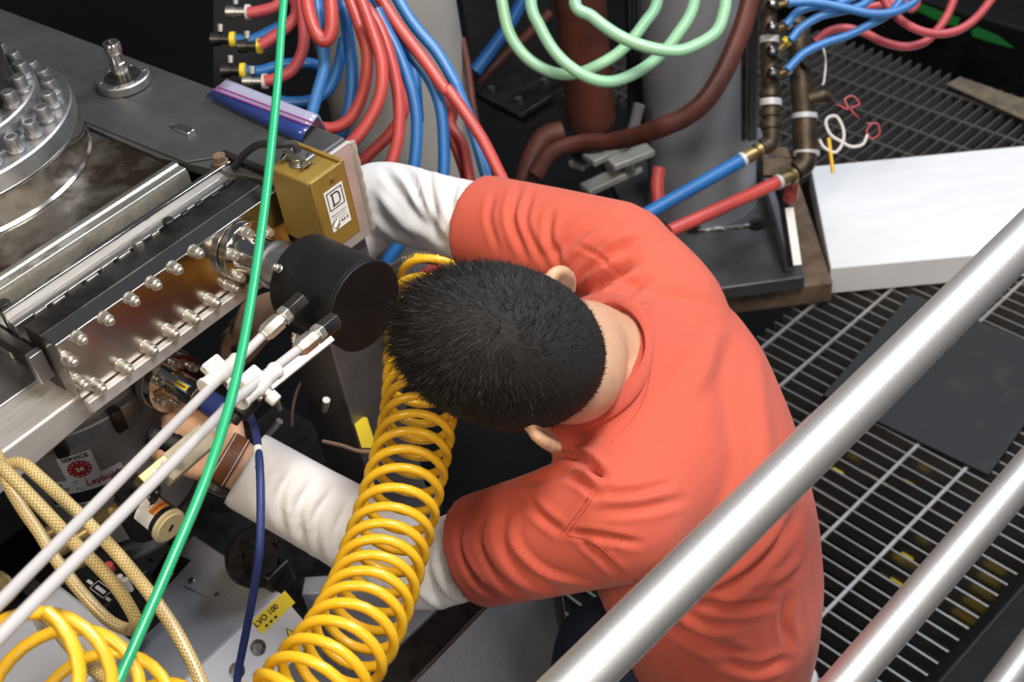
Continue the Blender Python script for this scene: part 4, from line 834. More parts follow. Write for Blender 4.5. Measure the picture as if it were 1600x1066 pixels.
simple('red_hose', seg2(z2([(345, 285), (430, 230), (520, 160), (570, 80), (560, -60)]), 2.08), .0095, mPINK, 'dull red hose with a yellow clamp on the left fitting', 'hose', GR)
simple('blue_hose', seg2(z2([(240, 440), (350, 440), (500, 402), (640, 395), (760, 430)]), 2.12), .0095, mBLUE, 'blue hose with a yellow clamp on the lower left fitting', 'hose', GR)
simple('red_hose', seg2([(765, 360), (730, 388), (690, 412), (645, 442), (600, 475)], 2.02), .0092, mRED, 'lower red hose seen between the white sleeve and the hair', 'hose', GR)
simple('blue_hose', seg2([(765, 380), (738, 402), (716, 440), (705, 480)], 2.0), .0092, mBLUE, 'lower blue hose seen between the white sleeve and the hair', 'hose', GR)
simple('blue_hose', seg2([(640, 360), (622, 385), (605, 410), (598, 440)], 2.0), .0105, mBLUE, 'blue hose end between the frame corner and the white sleeve', 'hose', GR)
vb = thing('valve_rail', 'dark valve rail with hose fittings at the top left of the hoses', 'valve rail', D(395, 120, 2.2))
mb = MB(); mb.box(D(390, 60, 2.3), (CR, CU, CF), (.06, .16, .03)); obj('rail', mb, mDARK, vb, bevel=.004)
for (x, y, m) in ((172, 245, mYLAB), (340, 288, mYLAB), (236, 440, mYLAB), (268, 75, mWHITE), (372, 508, mWHITE)):
    (px_, py_), = z2([(x, y)]); p = D(px_, py_, 2.11); e_ = (D(px_ + 20, py_ + 0, 2.11) - p).normalized()
    mb = MB(); mb.lathe(p, e_, [(-.004, .0125), (.005, .0125)], 20); obj('hose_clamp', mb, m, vb, bevel=.001)
    mb = MB(); mb.lathe(p, -e_, [(0, .008), (.02, .008), (.02, .011), (.035, .011)], 12); obj('fitting', mb, mSTEEL if m is mWHITE else mDARKST, vb)
    mb = MB(); mb.lathe(p - e_ * .02 + CU * .012, CU, [(0, .005), (.012, .006)], 10); obj('valve_lever', mb, mSTEEL, vb)
# mint loops
g = z3([(330, -20), (380, 200), (480, 350), (620, 440), (760, 465), (900, 425), (1080, 315), (1220, 150), (1310, -20)]) + [(1030, -120), (930, -200), (845, -120)] + z3([(515, -20), (580, 180), (680, 340), (810, 450), (960, 508), (1100, 488), (1270, 390), (1420, 230), (1540, -20)]) + [(1080, -140), (1000, -190), (930, -120)] + z3([(790, -10), (900, 105), (1060, 220), (1230, 290), (1400, 318)]) + [(1080, 74), (1117, 52), (1131, 20), (1136, -20)]
dg = np.interp(np.arange(len(g)), [0, 8, 12, 20, 24, len(g) - 1], [2.22, 2.22, 2.18, 2.16, 2.10, 2.10])
simple('mint_hose', [D(x, y, d) for (x, y), d in zip(g, dg)], .0102, mMINT, 'pale mint green hose hanging in three loops at the top', 'hose', n=16)

# ---- things in the dark under the machine
simple('bare_wire', [D(488, 574, 1.75), D(468, 602, 1.74), D(458, 635, 1.74), D(456, 665, 1.76)], .0022, mCOPPER, 'thin pinkish wire under the black drum cover', 'wire', n=8)
simple('bare_wire', [D(505, 690, 1.66), D(535, 697, 1.63), D(560, 705, 1.60), D(590, 706, 1.58)], .0026, mCOPPER, 'thin pinkish wire running to the yellow coil', 'wire', n=8)
mb = MB(); a, b = D(562, 652, 1.72), D(577, 700, 1.68); mb.box((a + b) / 2, (b - a, CR, CF), ((b - a).length / 2, .010, .003)); yt = tag(obj('yellow_tag', mb, mYLAB, bevel=.001), 'yellow tag hanging beside the frame leg', 'tag')
mb = MB(); mb.box(D(563, 640, 1.73), (CR, CU, CF), (.008, .012, .003)); obj('tag_clip', mb, mTABLE, yt, bevel=.001)
for (x, y, x1, y1, lab) in ((428, 615, 437, 640, 'short bright pin under the lower white tube'), (437, 658, 410, 690, 'short bright rod pointing at the sleeve cuff'), (510, 625, 507, 642, 'small bright pin in the dark below the drum')):
    mb = MB(); mb.cyl(D(x, y, 1.62), D(x1, y1, 1.64), .005, .0038, n=12); tag(obj('steel_pin', mb, mNUT), lab, 'pin')
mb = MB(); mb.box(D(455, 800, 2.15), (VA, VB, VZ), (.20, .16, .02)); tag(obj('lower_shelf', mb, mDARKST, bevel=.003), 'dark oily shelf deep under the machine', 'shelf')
fg = thing('flange_cluster', 'dark bolted flange beside the grey boxed pump under the sleeve', 'flange', D(375, 875, 1.62))
p = D(395, 870, 1.66); e_ = (VA + VZ * .5).normalized(); u_, w_, _ = frame(e_)
mb = MB(); mb.lathe(p, e_, [(-.03, .025), (0, .025), (0, .04), (.012, .04), (.012, .022), (.03, .02)], 40); obj('flange', mb, mDARKST, fg)
SOCKD = SOCK.copy(); SOCKD.materials.clear(); SOCKD.materials.append(mDARKST)
for k in range(8): inst('bolt', SOCKD, p + e_ * .012 + (u_ * math.cos(k * .785) + w_ * math.sin(k * .785)) * .032, e_, fg, scale=.7)
mb = MB(); mb.box(D(425, 895, 1.68), (VA, VB, VZ), (.02, .02, .02)); obj('clamp', mb, mDARKST, fg, bevel=.003)

# ---- bottom middle: brushed steel cabinet and dark angle bar
bs = thing('steel_cabinet', 'brushed stainless steel sheet cabinet below the near elbow', 'cabinet', Zp(780, 1010, .0))
R0 = Zp(864, 905, .50); e_ = (Zp(700, 915, .50) - R0); e_.z = 0; e_.normalize(); back = Vector((-e_.y, e_.x, 0)); back = back if back.y > 0 else -back
mb = MB(); mb.prism([R0 - VZ * .5, R0 + e_ * .34 - VZ * .5, R0 + e_ * .34 + back * .03 - VZ * .5, R0 + back * .03 - VZ * .5], VZ * .50); obj('sheet', mb, mSHEET, bs, bevel=.002)
mb = MB(); mb.prism([R0 + e_ * -.008 - VZ * .5 - back * .001, R0 + e_ * .004 - VZ * .5 - back * .001, R0 + e_ * .004 + back * .02 - VZ * .5, R0 - e_ * .008 + back * .02 - VZ * .5], VZ * .505); obj('edge_fold', mb, mSTEEL, bs, bevel=.001)
ab_ = thing('angle_bar', 'dark steel angle bar slanting below the white sleeve', 'bar', D(650, 1010, 1.45))
a, b = D(560, 1110, 1.42), D(715, 955, 1.62); d_ = (b - a).normalized(); w_ = d_.cross(CF).normalized()
mb = MB(); mb.box((a + b) / 2, (d_, w_, d_.cross(w_)), ((b - a).length / 2 + .12, .019, .006)); obj('web', mb, mDARKST, ab_, bevel=.001)
mb = MB(); mb.box((a + b) / 2 - w_ * .020, (d_, w_, d_.cross(w_)), ((b - a).length / 2 + .12, .0022, .012)); obj('lip', mb, mSTEEL, ab_, bevel=.0008)
# ================================================================== the person
mSKIN = mat('skin', (.62, .37, .235), .48, 0, (.55, .31, .19), 30, .3, .7, bump=.08, bscale=400, sss=.12)
mHAIR = mat('black_hair', (.005, .0042, .0036), .48, 0, (.011, .0085, .007), 60, .4, .7, spec=.25)
mSCALP = mat('hair_underlayer', (.006, .005, .0045), .8)
mTEE = mat('coral_red_cotton', (.58, .103, .060), .85, 0, (.53, .087, .050), 5, .3, .7, bump=.22, bscale=1400, sheen=.1)
mWSH = mat('white_cotton', (.78, .765, .75), .85, 0, (.74, .72, .70), 5, .3, .7, bump=.2, bscale=1300, sheen=.15)
mJEAN = mat('navy_denim', (.012, .018, .040), .85, 0, (.02, .03, .065), 200, .4, .7, bump=.35, bscale=900)
mLEATH = mat('brown_leather', (.20, .065, .022), .5, 0, (.14, .045, .016), 40, bump=.3, bscale=300)
mSHOE = mat('white_shoe', (.75, .74, .72), .6)
W0 = Vector((0, 0, CAMZ))
def V(x, y, z): return Vector((x, y, z + CAMZ))                       # z counted from camera height
def rings(mb, R, n=28, sup=2.3):
    # R: (center, lateral half vector, depth half vector)
    vs = []; fs = []
    for c, l, d in R:
        for i in range(n):
            q = 2 * math.pi * i / n; cq, sq = math.cos(q), math.sin(q)
            vs.append(c + l * (math.copysign(abs(cq) ** (2 / sup), cq)) + d * (math.copysign(abs(sq) ** (2 / sup), sq)))
    m = len(R)
    for j in range(m - 1):
        for i in range(n): i2 = (i + 1) % n; fs.append((j * n + i, j * n + i2, (j + 1) * n + i2, (j + 1) * n + i))
    fs.append(tuple(range(n - 1, -1, -1))); fs.append(tuple((m - 1) * n + i for i in range(n))); mb.add(vs, fs)
def limb(mb, pts, rad, n=20, seg=8): mb.tube(pts, rad, n=n, seg=seg)
def ball(mb, c, r, n=16):
    prof = [(-math.cos(math.pi * k / 10) * r, max(math.sin(math.pi * k / 10) * r, 1e-4)) for k in range(11)]; mb.lathe(c, VZ, prof, n)
def resample(R, k=5):
    out = []
    for comp in range(3): pass
    C = spline([r[0] for r in R], k); Lh = spline([r[1] for r in R], k); Dh = spline([r[2] for r in R], k); return list(zip(C, Lh, Dh))
# joints
LS, RS = V(.085, .875, -1.02), V(.146, 1.225, -.962)
LE, LW, LK = D(655, 885, 1.47), D(372, 728, 1.435), D(268, 672, 1.475)
RE = D(590, 313, 1.755); RW = MF(-1.21, .80, -1.10); RK = MF(-1.28, .75, -1.13)
lat = (RS - LS); lat.z *= .8; lat.normalize(); fwd = VZ.cross(lat); fwd.normalize()        # faces left in the picture
fwd = -fwd if fwd.x > 0 else fwd
HC = D(786, 545, 1.255)
def torso(off=0, belly=0, low=-1.66, w0=.140, d0=.100):
    S = [((.135, .965, low), w0, d0), ((.165, .970, -1.54), .146, .096), ((.206, .985, -1.44), .158, .106), ((.206, 1.000, -1.30), .172, .122), ((.182, 1.02, -1.16), .188, .124), ((.152, 1.04, -1.05), .178, .112), ((.112, 1.047, -.980), .135, .085), ((.080, 1.041, -.937), .078, .066)]
    R = []
    for i, (c, w, d) in enumerate(S):
        f = i / 7; l = (lat * (.35 + .65 * f) + Vector((.12, .985, .02)) * (.65 - .65 * f)).normalized(); a = Vector((.30, 0, -.95)).cross(l).normalized()
        o = off * (1 if i < 6 else .6 if i == 6 else .25)
        R.append((V(*c), l * (w + o), a * (d + o)))
    return resample(R)
def yoke(): return [LS, V(.130, .945, -1.035), V(.158, 1.02, -1.04), V(.172, 1.09, -1.03), V(.172, 1.16, -1.0), RS]
def build_union(name, mb, voxel, smooth=6, m=None):
    me = bpy.data.meshes.new(name); me.from_pydata([tuple(v) for v in mb.v], [], mb.f)
    bm = bmesh.new(); bm.from_mesh(me); bmesh.ops.recalc_face_normals(bm, faces=bm.faces); bm.to_mesh(me); bm.free()
    o = bpy.data.objects.new('tmp', me); COL.objects.link(o)
    r = o.modifiers.new('r', 'REMESH'); r.mode = 'VOXEL'; r.voxel_size = voxel; r.use_smooth_shade = True
    if smooth: q = o.modifiers.new('s', 'SMOOTH'); q.iterations = smooth; q.factor = .5
    dg = bpy.context.evaluated_depsgraph_get(); out = bpy.data.meshes.new_from_object(o.evaluated_get(dg)); bpy.data.objects.remove(o); out.name = name
    out.materials.clear(); out.polygons.foreach_set('use_smooth', [True] * len(out.polygons))
    if m: out.materials.append(m)
    return out
def vgrab(me): a = np.empty(len(me.vertices) * 3); me.vertices.foreach_get('co', a); return a.reshape(-1, 3)
def ngrab(me):
    me.update(); a = np.empty(len(me.vertices) * 3); me.vertex_normals.foreach_get('vector', a); return a.reshape(-1, 3)
nCR, nCU, nCF, nCAM = [np.array(q) for q in (CR, CU, CF, CAM)]
def folds(me, F, side=True):
    co = vgrab(me); no = ngrab(me); v = co - nCAM; d = v @ nCF; px = np.c_[800 + FPX * (v @ nCR) / d, 533 - FPX * (v @ nCU) / d]
    facing = np.clip(-(no * (v / np.linalg.norm(v, axis=1)[:, None])).sum(1) * 2.5 + .2, 0, 1)
    disp = np.zeros(len(co))
    for pts, w, amp in F:
        P = np.array(pts, float)
        # smooth the polyline
        S = np.array([[q.x, q.y] for q in spline([Vector((x, y, 0)) for x, y in P], 6)]); best = np.full(len(co), 1e9); tt = np.zeros(len(co)); n = len(S) - 1
        for i in range(n):
            a, b = S[i], S[i + 1]; e = b - a; t = np.clip(((px - a) @ e) / (e @ e + 1e-9), 0, 1); dd = np.hypot(*(px - a - t[:, None] * e).T)
            m = dd < best; best[m] = dd[m]; tt[m] = (i + t[m]) / n
        taper = np.clip(np.sin(np.pi * np.clip(tt * .9 + .05, 0, 1)) * 1.4, 0, 1)
        # crease with shoulders
        q = best / w; prof = np.exp(-q ** 2) - .45 * np.exp(-((q - 1.7) / .9) ** 2)
        disp += 1.5 * amp * prof * taper
    co += no * (disp * facing)[:, None]; me.vertices.foreach_set('co', co.ravel()); me.update()

# ---- head in its own frame: hf forward, hl left, hu up
img_f = (-CR * math.cos(.17) + CU * math.sin(.17)); img_l = (-CU * math.cos(.17) - CR * math.sin(.17))
t_ = math.radians(34); hf = img_f * math.cos(t_) + CF * math.sin(t_); hu = -CF * math.cos(t_) + img_f * math.sin(t_); hl = img_l
r_ = math.radians(9); hl, hu = hl * math.cos(r_) - CF * 0 + hu * math.sin(r_), hu * math.cos(r_) - hl * math.sin(r_)
HEADM = np.array([list(hf), list(hl), list(hu)])
def head_pts(D3, grow=0):
    x, y, z = D3.T; g = lambda v, s: np.exp(-(v / s) ** 2)
    X = np.where(x > 0, x * .0985, x * .1035); Y = y * .0775; Zc = z * .112
    neg = np.clip(-z, 0, 1)
    Y = Y * (1 - .26 * neg ** 1.4); Zc = np.where(z < 0, Zc * 1.12, Zc)
    X = np.where(x > 0, X * (1 - .10 * neg) + .004 * neg, X * (1 - .40 * neg ** 1.3))
    fr_ = np.clip(x, 0, 1)
    X += fr_ * (.024 * g(y, .13) * g(z + .22, .15) + .006 * g(y, .09) * g(z + .0, .2) - .009 * (g(y - .36, .16) + g(y + .36, .16)) * g(z + .02, .12) + .004 * g(z - .14, .1) * g(y, .5) + .006 * g(y, .22) * g(z + .52, .07) + .006 * g(y, .2) * g(z + .64, .05) + .010 * g(y, .25) * g(z + .86, .12))
    X -= .006 * np.clip(-x - .2, 0, 1) * g(z, .6) * 0
    P = np.c_[X, Y, Zc]
    if grow: P = P + D3 * grow
    return np.array(HC) + P @ HEADM
def uvsphere(nu=96, nv=64):
    D3 = []; F = []
    for j in range(nv + 1):
        th = math.pi * j / nv
        for i in range(nu): q = 2 * math.pi * i / nu; D3.append((math.sin(th) * math.cos(q), math.sin(th) * math.sin(q), math.cos(th)))
    for j in range(nv):
        for i in range(nu): i2 = (i + 1) % nu; F.append((j * nu + i, (j + 1) * nu + i, (j + 1) * nu + i2, j * nu + i2))
    return np.array(D3), F
SD, SF = uvsphere()
def hp(x, y, z): return HC + hf * x + hl * y + hu * z                  # a point in head coordinates
body = MB()
body.add([Vector(p) for p in head_pts(SD)], SF)
for s in (1, -1):     # ears
    e0 = hp(-.044 if s > 0 else -.022, s * (.0695 if s > 0 else .068), -.030); out = (hl * s * (.50 if s > 0 else .5) - hf * (.87 if s > 0 else .2)).normalized(); up = (hu * .97 - hf * .2).normalized(); nrm = out.cross(up).normalized()
    rim = []
    for k in range(15):
        q = math.radians(-110 + 290 * k / 14); rim.append(e0 + out * (.011 + .0125 * math.cos(q)) + up * (.030 * math.sin(q)))
    body.tube(rim, [.0058, .0066, .0068, .0062, .0055], n=10, seg=3)
    rings(body, [(e0 - out * .012 + nrm * .0, up * .021, nrm * .008), (e0 + out * .008, up * .026, nrm * .0065), (e0 + out * .019, up * .024, nrm * .005)], n=16, sup=2)
    limb(body, [e0 + out * .004 - up * .018, e0 + out * .008 - up * .030], [.0085, .0075], n=10)
nk = [hp(-.012, 0, -.05), hp(-.03, 0, -.09), V(.072, 1.030, -.922), V(.105, 1.040, -.972), V(.13, 1.045, -1.04)]
limb(body, nk, [.050, .052, .054, .058, .06], n=24)
rings(body, torso(-.024))
def arm(mb, S, E, Wr, r): limb(mb, [S, S.lerp(E, .35), S.lerp(E, .7), E, E.lerp(Wr, .3), E.lerp(Wr, .65), Wr], r, n=20, seg=6)
for S, E, Wr in ((LS, LE, LW), (RS, RE, RW)):
    arm(body, S, E, Wr, [.052, .046, .041, .039, .040, .034, .027]); ball(body, S, .050)
# hands: palm and five curled fingers
def hand(Wr, K, palm_n, s, curl, name):
    e = (K - Wr).normalized(); n = (palm_n - e * palm_n.dot(e)).normalized(); w = e.cross(n) * s                    # n: back of the hand, w: towards the thumb
    rings(body, [(Wr - e * .01, w * .027, n * .021), (Wr + e * .02, w * .033, n * .018), (Wr + e * .055, w * .040, n * .016), (Wr + e * .090, w * .041, n * .0135), (Wr + e * .099, w * .037, n * .009)], n=20, sup=2.4)
    for k, (off, L) in enumerate(((.030, .075), (.0105, .083), (-.0095, .078), (-.0285, .062))):
        p = Wr + e * (.088 - .004 * abs(k - 1)) + w * off; pts = [p]; d = e * .97 + n * .05 + w * (off * 1.5); ang = 0
        for j, fr2 in enumerate((.45, .30, .25)):
            ang += curl[j] * (1 + .06 * k); dd = (d * math.cos(ang) - n * math.sin(ang)).normalized(); pts.append(pts[-1] + dd * (L * fr2))
        limb(body, [Wr + e * .07 + w * off * .95] + pts, [.009, .0092, .0085, .0078, .0064], n=12, seg=5)
    p = Wr + e * .028 + w * .030; q = p + e * .032 + w * .022 - n * .010; q2 = q + e * .026 + w * .002 - n * .014; q3 = q2 + e * .020 - w * .008 - n * .010
    limb(body, [Wr + e * .02 + w * .012, p, q, q2, q3], [.013, .013, .011, .0098, .0072], n=12, seg=5)
hand(LW, LK, (-CF * .75 + VZ * .6), 1, (.35, .75, .7), 'l')
hand(RW, RK, VZ, -1, (.3, .6, .5), 'r')
# legs (squatting): thighs forward and up, shins down to the shoes
LH, RH = V(.180, .885, -1.585), V(.200, 1.055, -1.585)
LKN, RKN = Zp(950, 1003, CAMZ - 1.36), V(-.03, 1.19, -1.775)
LAN, RAN = V(-.05, .94, -1.765), V(.325, 1.145, -1.765)
def leg(mb, H, K, A, o=0): limb(mb, [H, H.lerp(K, .5), K, K.lerp(A, .4), A], [.085 + o, .078 + o, .06 + o, .056 + o, .042 + o], n=22, seg=7)
leg(body, LH, LKN, LAN, -.014); leg(body, RH, RKN, RAN, -.014)
bme = build_union('person', body, .0042, 3, mSKIN)
person = link('person', bme, mSKIN)
tag(person, 'person in a coral red t-shirt over white sleeves, crouching head down over the machine', 'person')
def child(name, me, m=None, label=None):
    o = link(name, me, m, person)
    if label: o['label'] = label
    return o
# ---- clothes
ws = MB(); rings(ws, torso(-.018, low=-1.60)[:26])
arm(ws, LS, LE, D(380, 732, 1.437), [.055, .054, .051, .050, .050, .047, .046]); arm(ws, RS, RE, RE.lerp(RW, .9), [.055, .056, .054, .053, .050, .044, .036])
ball(ws, LS, .056); ball(ws, RS, .056)
wme = build_union('undershirt', ws, .0052, 8, mWSH)
WF = [([(628, 262), (648, 290), (665, 330), (690, 372)], 6, -.0035), ([(600, 268), (625, 300), (660, 345), (700, 385)], 7, -.003), ([(668, 255), (672, 300), (684, 350)], 6, -.0035), ([(590, 300), (620, 335), (655, 368)], 8, .003), ([(715, 270), (705, 320), (720, 370)], 6, -.002), ([(585, 330), (610, 355), (640, 372)], 6, -.003),
      ([(455, 735), (435, 780), (445, 830)], 7, -.0035), ([(490, 750), (465, 800), (480, 860)], 7, -.003), ([(520, 765), (492, 815), (500, 880)], 6, -.003), ([(420, 718), (405, 760), (400, 800)], 6, -.0025), ([(545, 785), (525, 835), (530, 895)], 6, -.0025), ([(575, 800), (556, 850), (570, 915)], 6, -.002),
      ([(672, 850), (668, 890), (690, 935), (740, 955)], 6, -.003), ([(690, 830), (688, 880), (720, 930), (780, 955)], 5, -.002), ([(655, 880), (655, 920), (690, 950)], 6, .0025), ([(600, 830), (585, 880), (600, 930)], 6, -.002)]
folds(wme, [(p, w, a * 1.4) for p, w, a in WF])
child('undershirt', wme, label='white long sleeved undershirt')
tee = MB(); rings(tee, torso(.014, low=-1.605, w0=.132, d0=.090))
cl = D(745, 862, 1.425); cr = D(768, 338, 1.60)
def sleeve(S, E, t, r): limb(tee, [S, S.lerp(E, t * .5), S.lerp(E, t)], r, n=28, seg=8)
sleeve(LS, LE, .70, [.072, .068, .0635]); sleeve(RS, RE, .56, [.070, .069, .066]); ball(tee, LS, .072, 24); ball(tee, RS, .068, 24); limb(tee, yoke(), [.072, .088, .094, .092, .086, .068], n=26)
tme = build_union('t_shirt', tee, .0042, 12, mTEE)
TF = [  # far shoulder
    ([(890, 478), (922, 455), (955, 432), (990, 405)], 12, -.012), ([(945, 478), (972, 460), (1008, 438)], 10, -.0055), ([(885, 470), (915, 425), (965, 392), (1010, 375)], 10, -.008), ([(875, 440), (900, 410), (940, 380)], 8, -.005), ([(985, 500), (1005, 482), (1030, 465)], 8, .003),
    ([(772, 300), (764, 340), (778, 390)], 5, -.002), ([(812, 290), (800, 340), (822, 400)], 7, -.004), ([(830, 300), (820, 350), (850, 410)], 6, -.003), ([(862, 330), (858, 370), (880, 420)], 6, -.003), ([(990, 340), (930, 350), (880, 385), (850, 400)], 8, -.0025), ([(905, 385), (935, 400), (960, 425)], 4, -.0025),
    # near shoulder and collar
    ([(845, 715), (880, 712), (915, 720), (945, 745)], 7, -.008), ([(860, 735), (900, 728), (940, 738)], 6, -.006), ([(825, 755), (870, 740), (905, 750), (935, 775)], 7, -.005), ([(930, 770), (985, 770), (1045, 758)], 7, -.003), ([(930, 800), (1000, 795), (1070, 780)], 8, -.003), ([(890, 832), (940, 838), (1000, 850)], 6, -.004), ([(905, 840), (940, 870), (975, 905)], 6, -.003),
    ([(925, 770), (905, 800), (885, 830)], 3, -.0018), ([(820, 775), (845, 805), (880, 832)], 7, -.004),
    # near sleeve wrinkles
    ([(722, 815), (716, 850), (740, 905), (790, 945)], 5, -.002), ([(758, 800), (748, 850), (780, 905), (840, 945)], 6, -.003), ([(790, 798), (782, 845), (815, 895), (880, 930)], 7, -.004), ([(805, 805), (805, 850), (850, 895), (930, 920)], 6, .0025), ([(735, 808), (728, 860), (760, 915)], 5, .0015),
    # back
    ([(1010, 700), (1045, 660), (1080, 620)], 12, -.0025), ([(1060, 640), (1110, 560), (1130, 500)], 16, .003), ([(1120, 470), (1130, 560), (1140, 680)], 18, -.002), ([(1000, 470), (1060, 465), (1110, 480)], 10, -.0025), ([(1180, 520), (1190, 640), (1200, 740)], 14, .0025),
    # waist and hem
    ([(1245, 800), (1220, 850), (1170, 900), (1110, 935)], 9, -.006), ([(1260, 830), (1240, 880), (1190, 920)], 8, .004), ([(1090, 945), (1150, 950), (1210, 940)], 8, -.005), ([(1060, 985), (1110, 1010), (1170, 1025)], 9, -.005), ([(1120, 1030), (1180, 1045), (1230, 1030)], 8, -.005), ([(1230, 930), (1225, 970), (1235, 1010)], 8, -.004), ([(1050, 960), (1100, 985), (1160, 990)], 8, .003)]
folds(tme, TF)
child('t_shirt', tme, label='coral red short sleeved t-shirt')
# ribbed collar: a band lying on the shirt around the neck
from mathutils.bvhtree import BVHTree
bv = BVHTree.FromPolygons([v.co.copy() for v in tme.vertices], [tuple(p.vertices) for p in tme.polygons])
nc_ = V(.088, 1.036, -.950); nd = (V(.05, 1.03, -.885) - V(.135, 1.05, -1.0)).normalized(); nu_, nw_, _ = frame(nd)
cb = MB(); vs_ = []; fs_ = []; NK = 64
def circ_smooth(A, n=6):
    A = [Vector(q) for q in A]
    for _ in range(n): A = [(A[k - 1] + A[k] * 2 + A[(k + 1) % len(A)]) / 4 for k in range(len(A))]
    return A
for rr, hh in ((.0665, .000), (.067, .008), (.070, .0095), (.080, .0085), (.0835, .006), (.084, -.004), (.0665, -.006)):
    hit = [bv.find_nearest(nc_ + (nu_ * math.cos(2 * math.pi * k / NK) + nw_ * math.sin(2 * math.pi * k / NK)) * rr) for k in range(NK)]
    hp_, hn_ = circ_smooth([q[0] for q in hit]), circ_smooth([q[1] for q in hit], 10)
    vs_ += [p + n.normalized() * hh for p, n in zip(hp_, hn_)]
for j in range(7):
    for k in range(NK): fs_.append((j * NK + k, j * NK + (k + 1) % NK, ((j + 1) % 7) * NK + (k + 1) % NK, ((j + 1) % 7) * NK + k))
cb.add(vs_, fs_); cme, c_ = cb.mesh('collar', center=Vector(), angle=60); child('collar', cme, mTEE)
mSEAM = mat('red_thread', (.50, .078, .045), .8)
def stitch(px):
    pts = []
    for q in spline([Vector((x, y, 0)) for x, y in px], 10):
        h_ = bv.ray_cast(CAM, ray(q.x, q.y).normalized())[0]
        if h_ is not None: pts.append(h_ - ray(q.x, q.y) * .0006)
    st = MB(); st.tube(pts, .0006, n=6, smooth=False); sm, _ = st.mesh('seam', center=Vector()); child('seam', sm, mSEAM)
stitch([(932, 768), (915, 795), (886, 834)]); stitch([(926, 766), (909, 792), (881, 830)]); stitch([(886, 836), (930, 850), (985, 900), (1000, 912)])
stitch([(942, 478), (985, 497), (1012, 540), (1015, 590), (995, 645), (955, 690)])
jm = MB(); leg(jm, LH, LKN, LAN); leg(jm, RH, RKN, RAN); rings(jm, [(V(.165, .965, -1.70), lat * .12, fwd * .10), (V(.165, .968, -1.64), lat * .135, fwd * .098), (V(.185, .97, -1.55), lat * .125, fwd * .088)])
jme = build_union('jeans', jm, .007, 4, mJEAN); child('jeans', jme, label='dark navy jeans')
for A_, s in ((LAN, 1), (RAN, -1)):
    sh = MB(); t_d = (fwd + Vector((0, -.15 * s, 0))).normalized(); sd = VZ.cross(t_d)
    base_ = A_ - VZ * .03
    rings(sh, [(base_ - t_d * .07, sd * .018, VZ * .026), (base_ - t_d * .055, sd * .034, VZ * .045), (base_ + t_d * .0, sd * .038, VZ * .05), (base_ + t_d * .09 - VZ * .012, sd * .046, VZ * .038), (base_ + t_d * .16 - VZ * .022, sd * .044, VZ * .027), (base_ + t_d * .19 - VZ * .028, sd * .026, VZ * .018)], n=24, sup=2.4)
    sme = build_union('shoe', sh, .006, 3, mSHOE); child('shoe', sme)
# wrist watch on the near arm
wd = (LW - LE).normalized(); wu, ww, _ = frame(wd); wc = LW + wd * .012
wb_ = MB(); R_ = []
for t, r in ((-.010, .0288), (-.009, .0305), (.009, .0305), (.010, .0288), (-.010, .0288)): R_.append((wc + wd * t, wu * r, ww * r))
rings(wb_, R_, n=40, sup=2.1); wme2, _ = wb_.mesh('watch_strap', center=Vector()); ws_ = child('watch_strap', wme2, mLEATH, 'brown leather watch strap with pale stitching')
for t in (-.0075, .0075):
    st = MB(); st.tube([wc + wd * t + (wu * math.cos(q) + ww * math.sin(q)) * .0308 for q in np.linspace(0, 2 * math.pi, 40)], .0005, n=5, smooth=False); s_me, _ = st.mesh('stitching', center=Vector()); so_ = link('stitching', s_me, mLABEL, ws_)
q_ = (CU * -1 + CR * .25); q_ = (q_ - wd * q_.dot(wd)).normalized()
wt = MB(); wt.lathe(wc + q_ * .028, q_, [(0, .017), (.002, .0185), (.008, .0185), (.010, .0165)], 32); w3, _ = wt.mesh('watch_case', center=Vector()); wcase = child('watch_case', w3, mDARKST)
wt = MB(); wt.lathe(wc + q_ * .038, q_, [(0, .0155), (.0008, .015)], 32); w4, _ = wt.mesh('watch_face', center=Vector()); link('watch_face', w4, mGLASS, wcase)
# eyes
for s in (1, -1):
    eb = MB(); ball(eb, hp(.078, s * .031, -.004), .0115); ee, _ = eb.mesh('eye', center=Vector()); child('eye', ee, mLABEL)
# ---- hair: dark under layer and strands growing out of a whorl
def hairline(x, y, z):       # 1 inside the haired area, in unit head directions
    lim = np.where(x > 0, .20 + .30 * np.clip(x, 0, 1), -.22 - .74 * np.clip(-x, 0, 1)); return z - lim
keep = hairline(*SD.T) > -.02
cap = MB(); idx = -np.ones(len(SD), int); idx[keep] = np.arange(keep.sum())
cap.add([Vector(p) for p in head_pts(SD[keep], .0035)], [tuple(idx[i] for i in f) for f in SF if all(keep[i] for i in f)])
cap_me, _ = cap.mesh('hair', center=Vector(), angle=80)
hs_v = []; hs_f = []
NH = 24000
u1_, u2_ = rng.rand(NH * 3), rng.rand(NH * 3); zz_ = 1 - 1.75 * u1_; ph_ = 2 * np.pi * u2_; rr_ = np.sqrt(np.clip(1 - zz_ ** 2, 0, 1)); DD = np.c_[rr_ * np.cos(ph_), rr_ * np.sin(ph_), zz_]
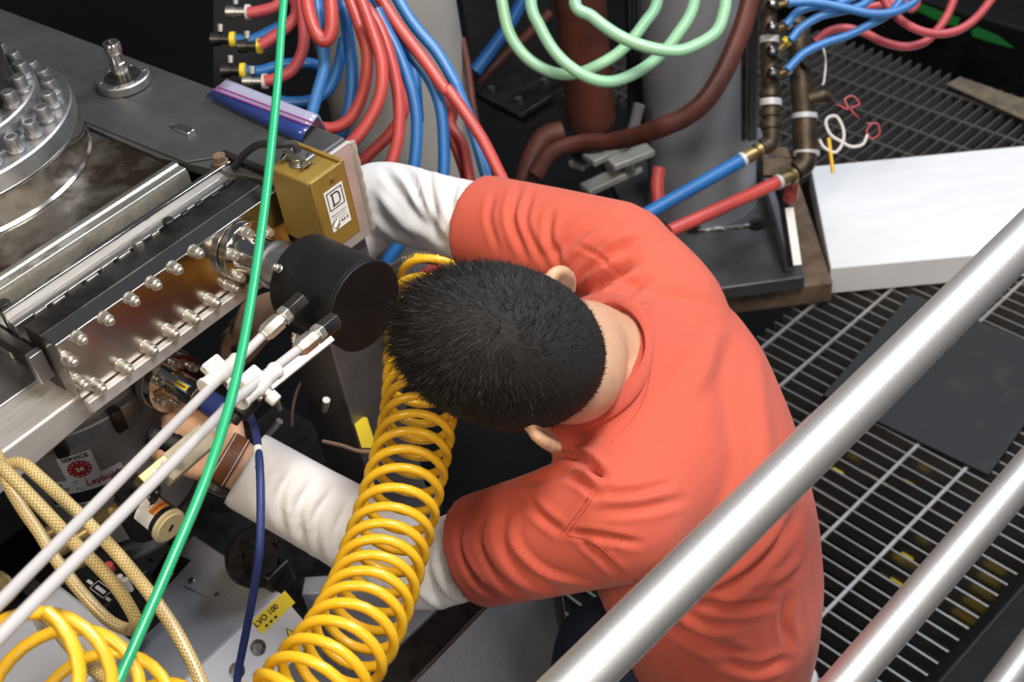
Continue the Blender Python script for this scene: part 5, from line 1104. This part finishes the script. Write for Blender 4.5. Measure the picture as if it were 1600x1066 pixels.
hv = hairline(*DD.T); DD = DD[hv > rng.rand(len(hv)) * .10 - .03][:NH]
whorl = np.array([-.62, .05, .78]); whorl /= np.linalg.norm(whorl)
P0 = head_pts(DD, .002)
tang = DD - whorl * (DD @ whorl)[:, None] * 1.0; tang = DD * (DD @ whorl)[:, None] - whorl[None]; tn = np.linalg.norm(tang, axis=1); tang /= (tn[:, None] + 1e-6)
swirl = np.cross(DD, tang); near = np.exp(-(tn / .45) ** 2); tang = tang + swirl * (.25 + .9 * near)[:, None]; 
tang = tang + np.array([.35, 0, -.1])[None] * np.clip(DD[:, :1], 0, 1); tang /= np.linalg.norm(tang, axis=1)[:, None]
top = np.clip((DD[:, 2] - .15) / .6, 0, 1); front = np.clip((DD[:, 0] - .15) / .5, 0, 1)
Ln = .006 + .008 * top + .016 * front * np.clip(DD[:, 2] + .1, 0, 1)
Ln *= .7 + .6 * rng.rand(len(DD)); jit = rng.randn(len(DD), 3) * .42
lift = .26 + .10 * rng.randn(len(DD)) - .12 * near
wt_ = (DD @ HEADM); tw = ((tang + jit) @ HEADM); tw /= np.linalg.norm(tw, axis=1)[:, None]
K = 4
for i in range(len(DD)):
    n = wt_[i]; t = tw[i]; side = np.cross(n, t); side /= np.linalg.norm(side) + 1e-9; L = Ln[i]; b0 = len(hs_v); p = P0[i]; wd_ = .00034
    for k in range(K):
        f = k / (K - 1); q = p + (t * (1 - .18 * f) + n * (lift[i] * (1 - .75 * f))) * (L * f); w = wd_ * (1 - .85 * f)
        hs_v.append(q - side * w); hs_v.append(q + side * w); 
    for k in range(K - 1): hs_f.append((b0 + 2 * k, b0 + 2 * k + 1, b0 + 2 * k + 3, b0 + 2 * k + 2))
hair = child('hair', cap_me, mSCALP, 'short black hair swirling from the crown')
hme = bpy.data.meshes.new('hair_strands'); hme.from_pydata([tuple(v) for v in hs_v], [], hs_f); hme.polygons.foreach_set('use_smooth', [True] * len(hme.polygons))
hso = link('hair_strands', hme, mHAIR, hair); hso['kind'] = 'stuff'
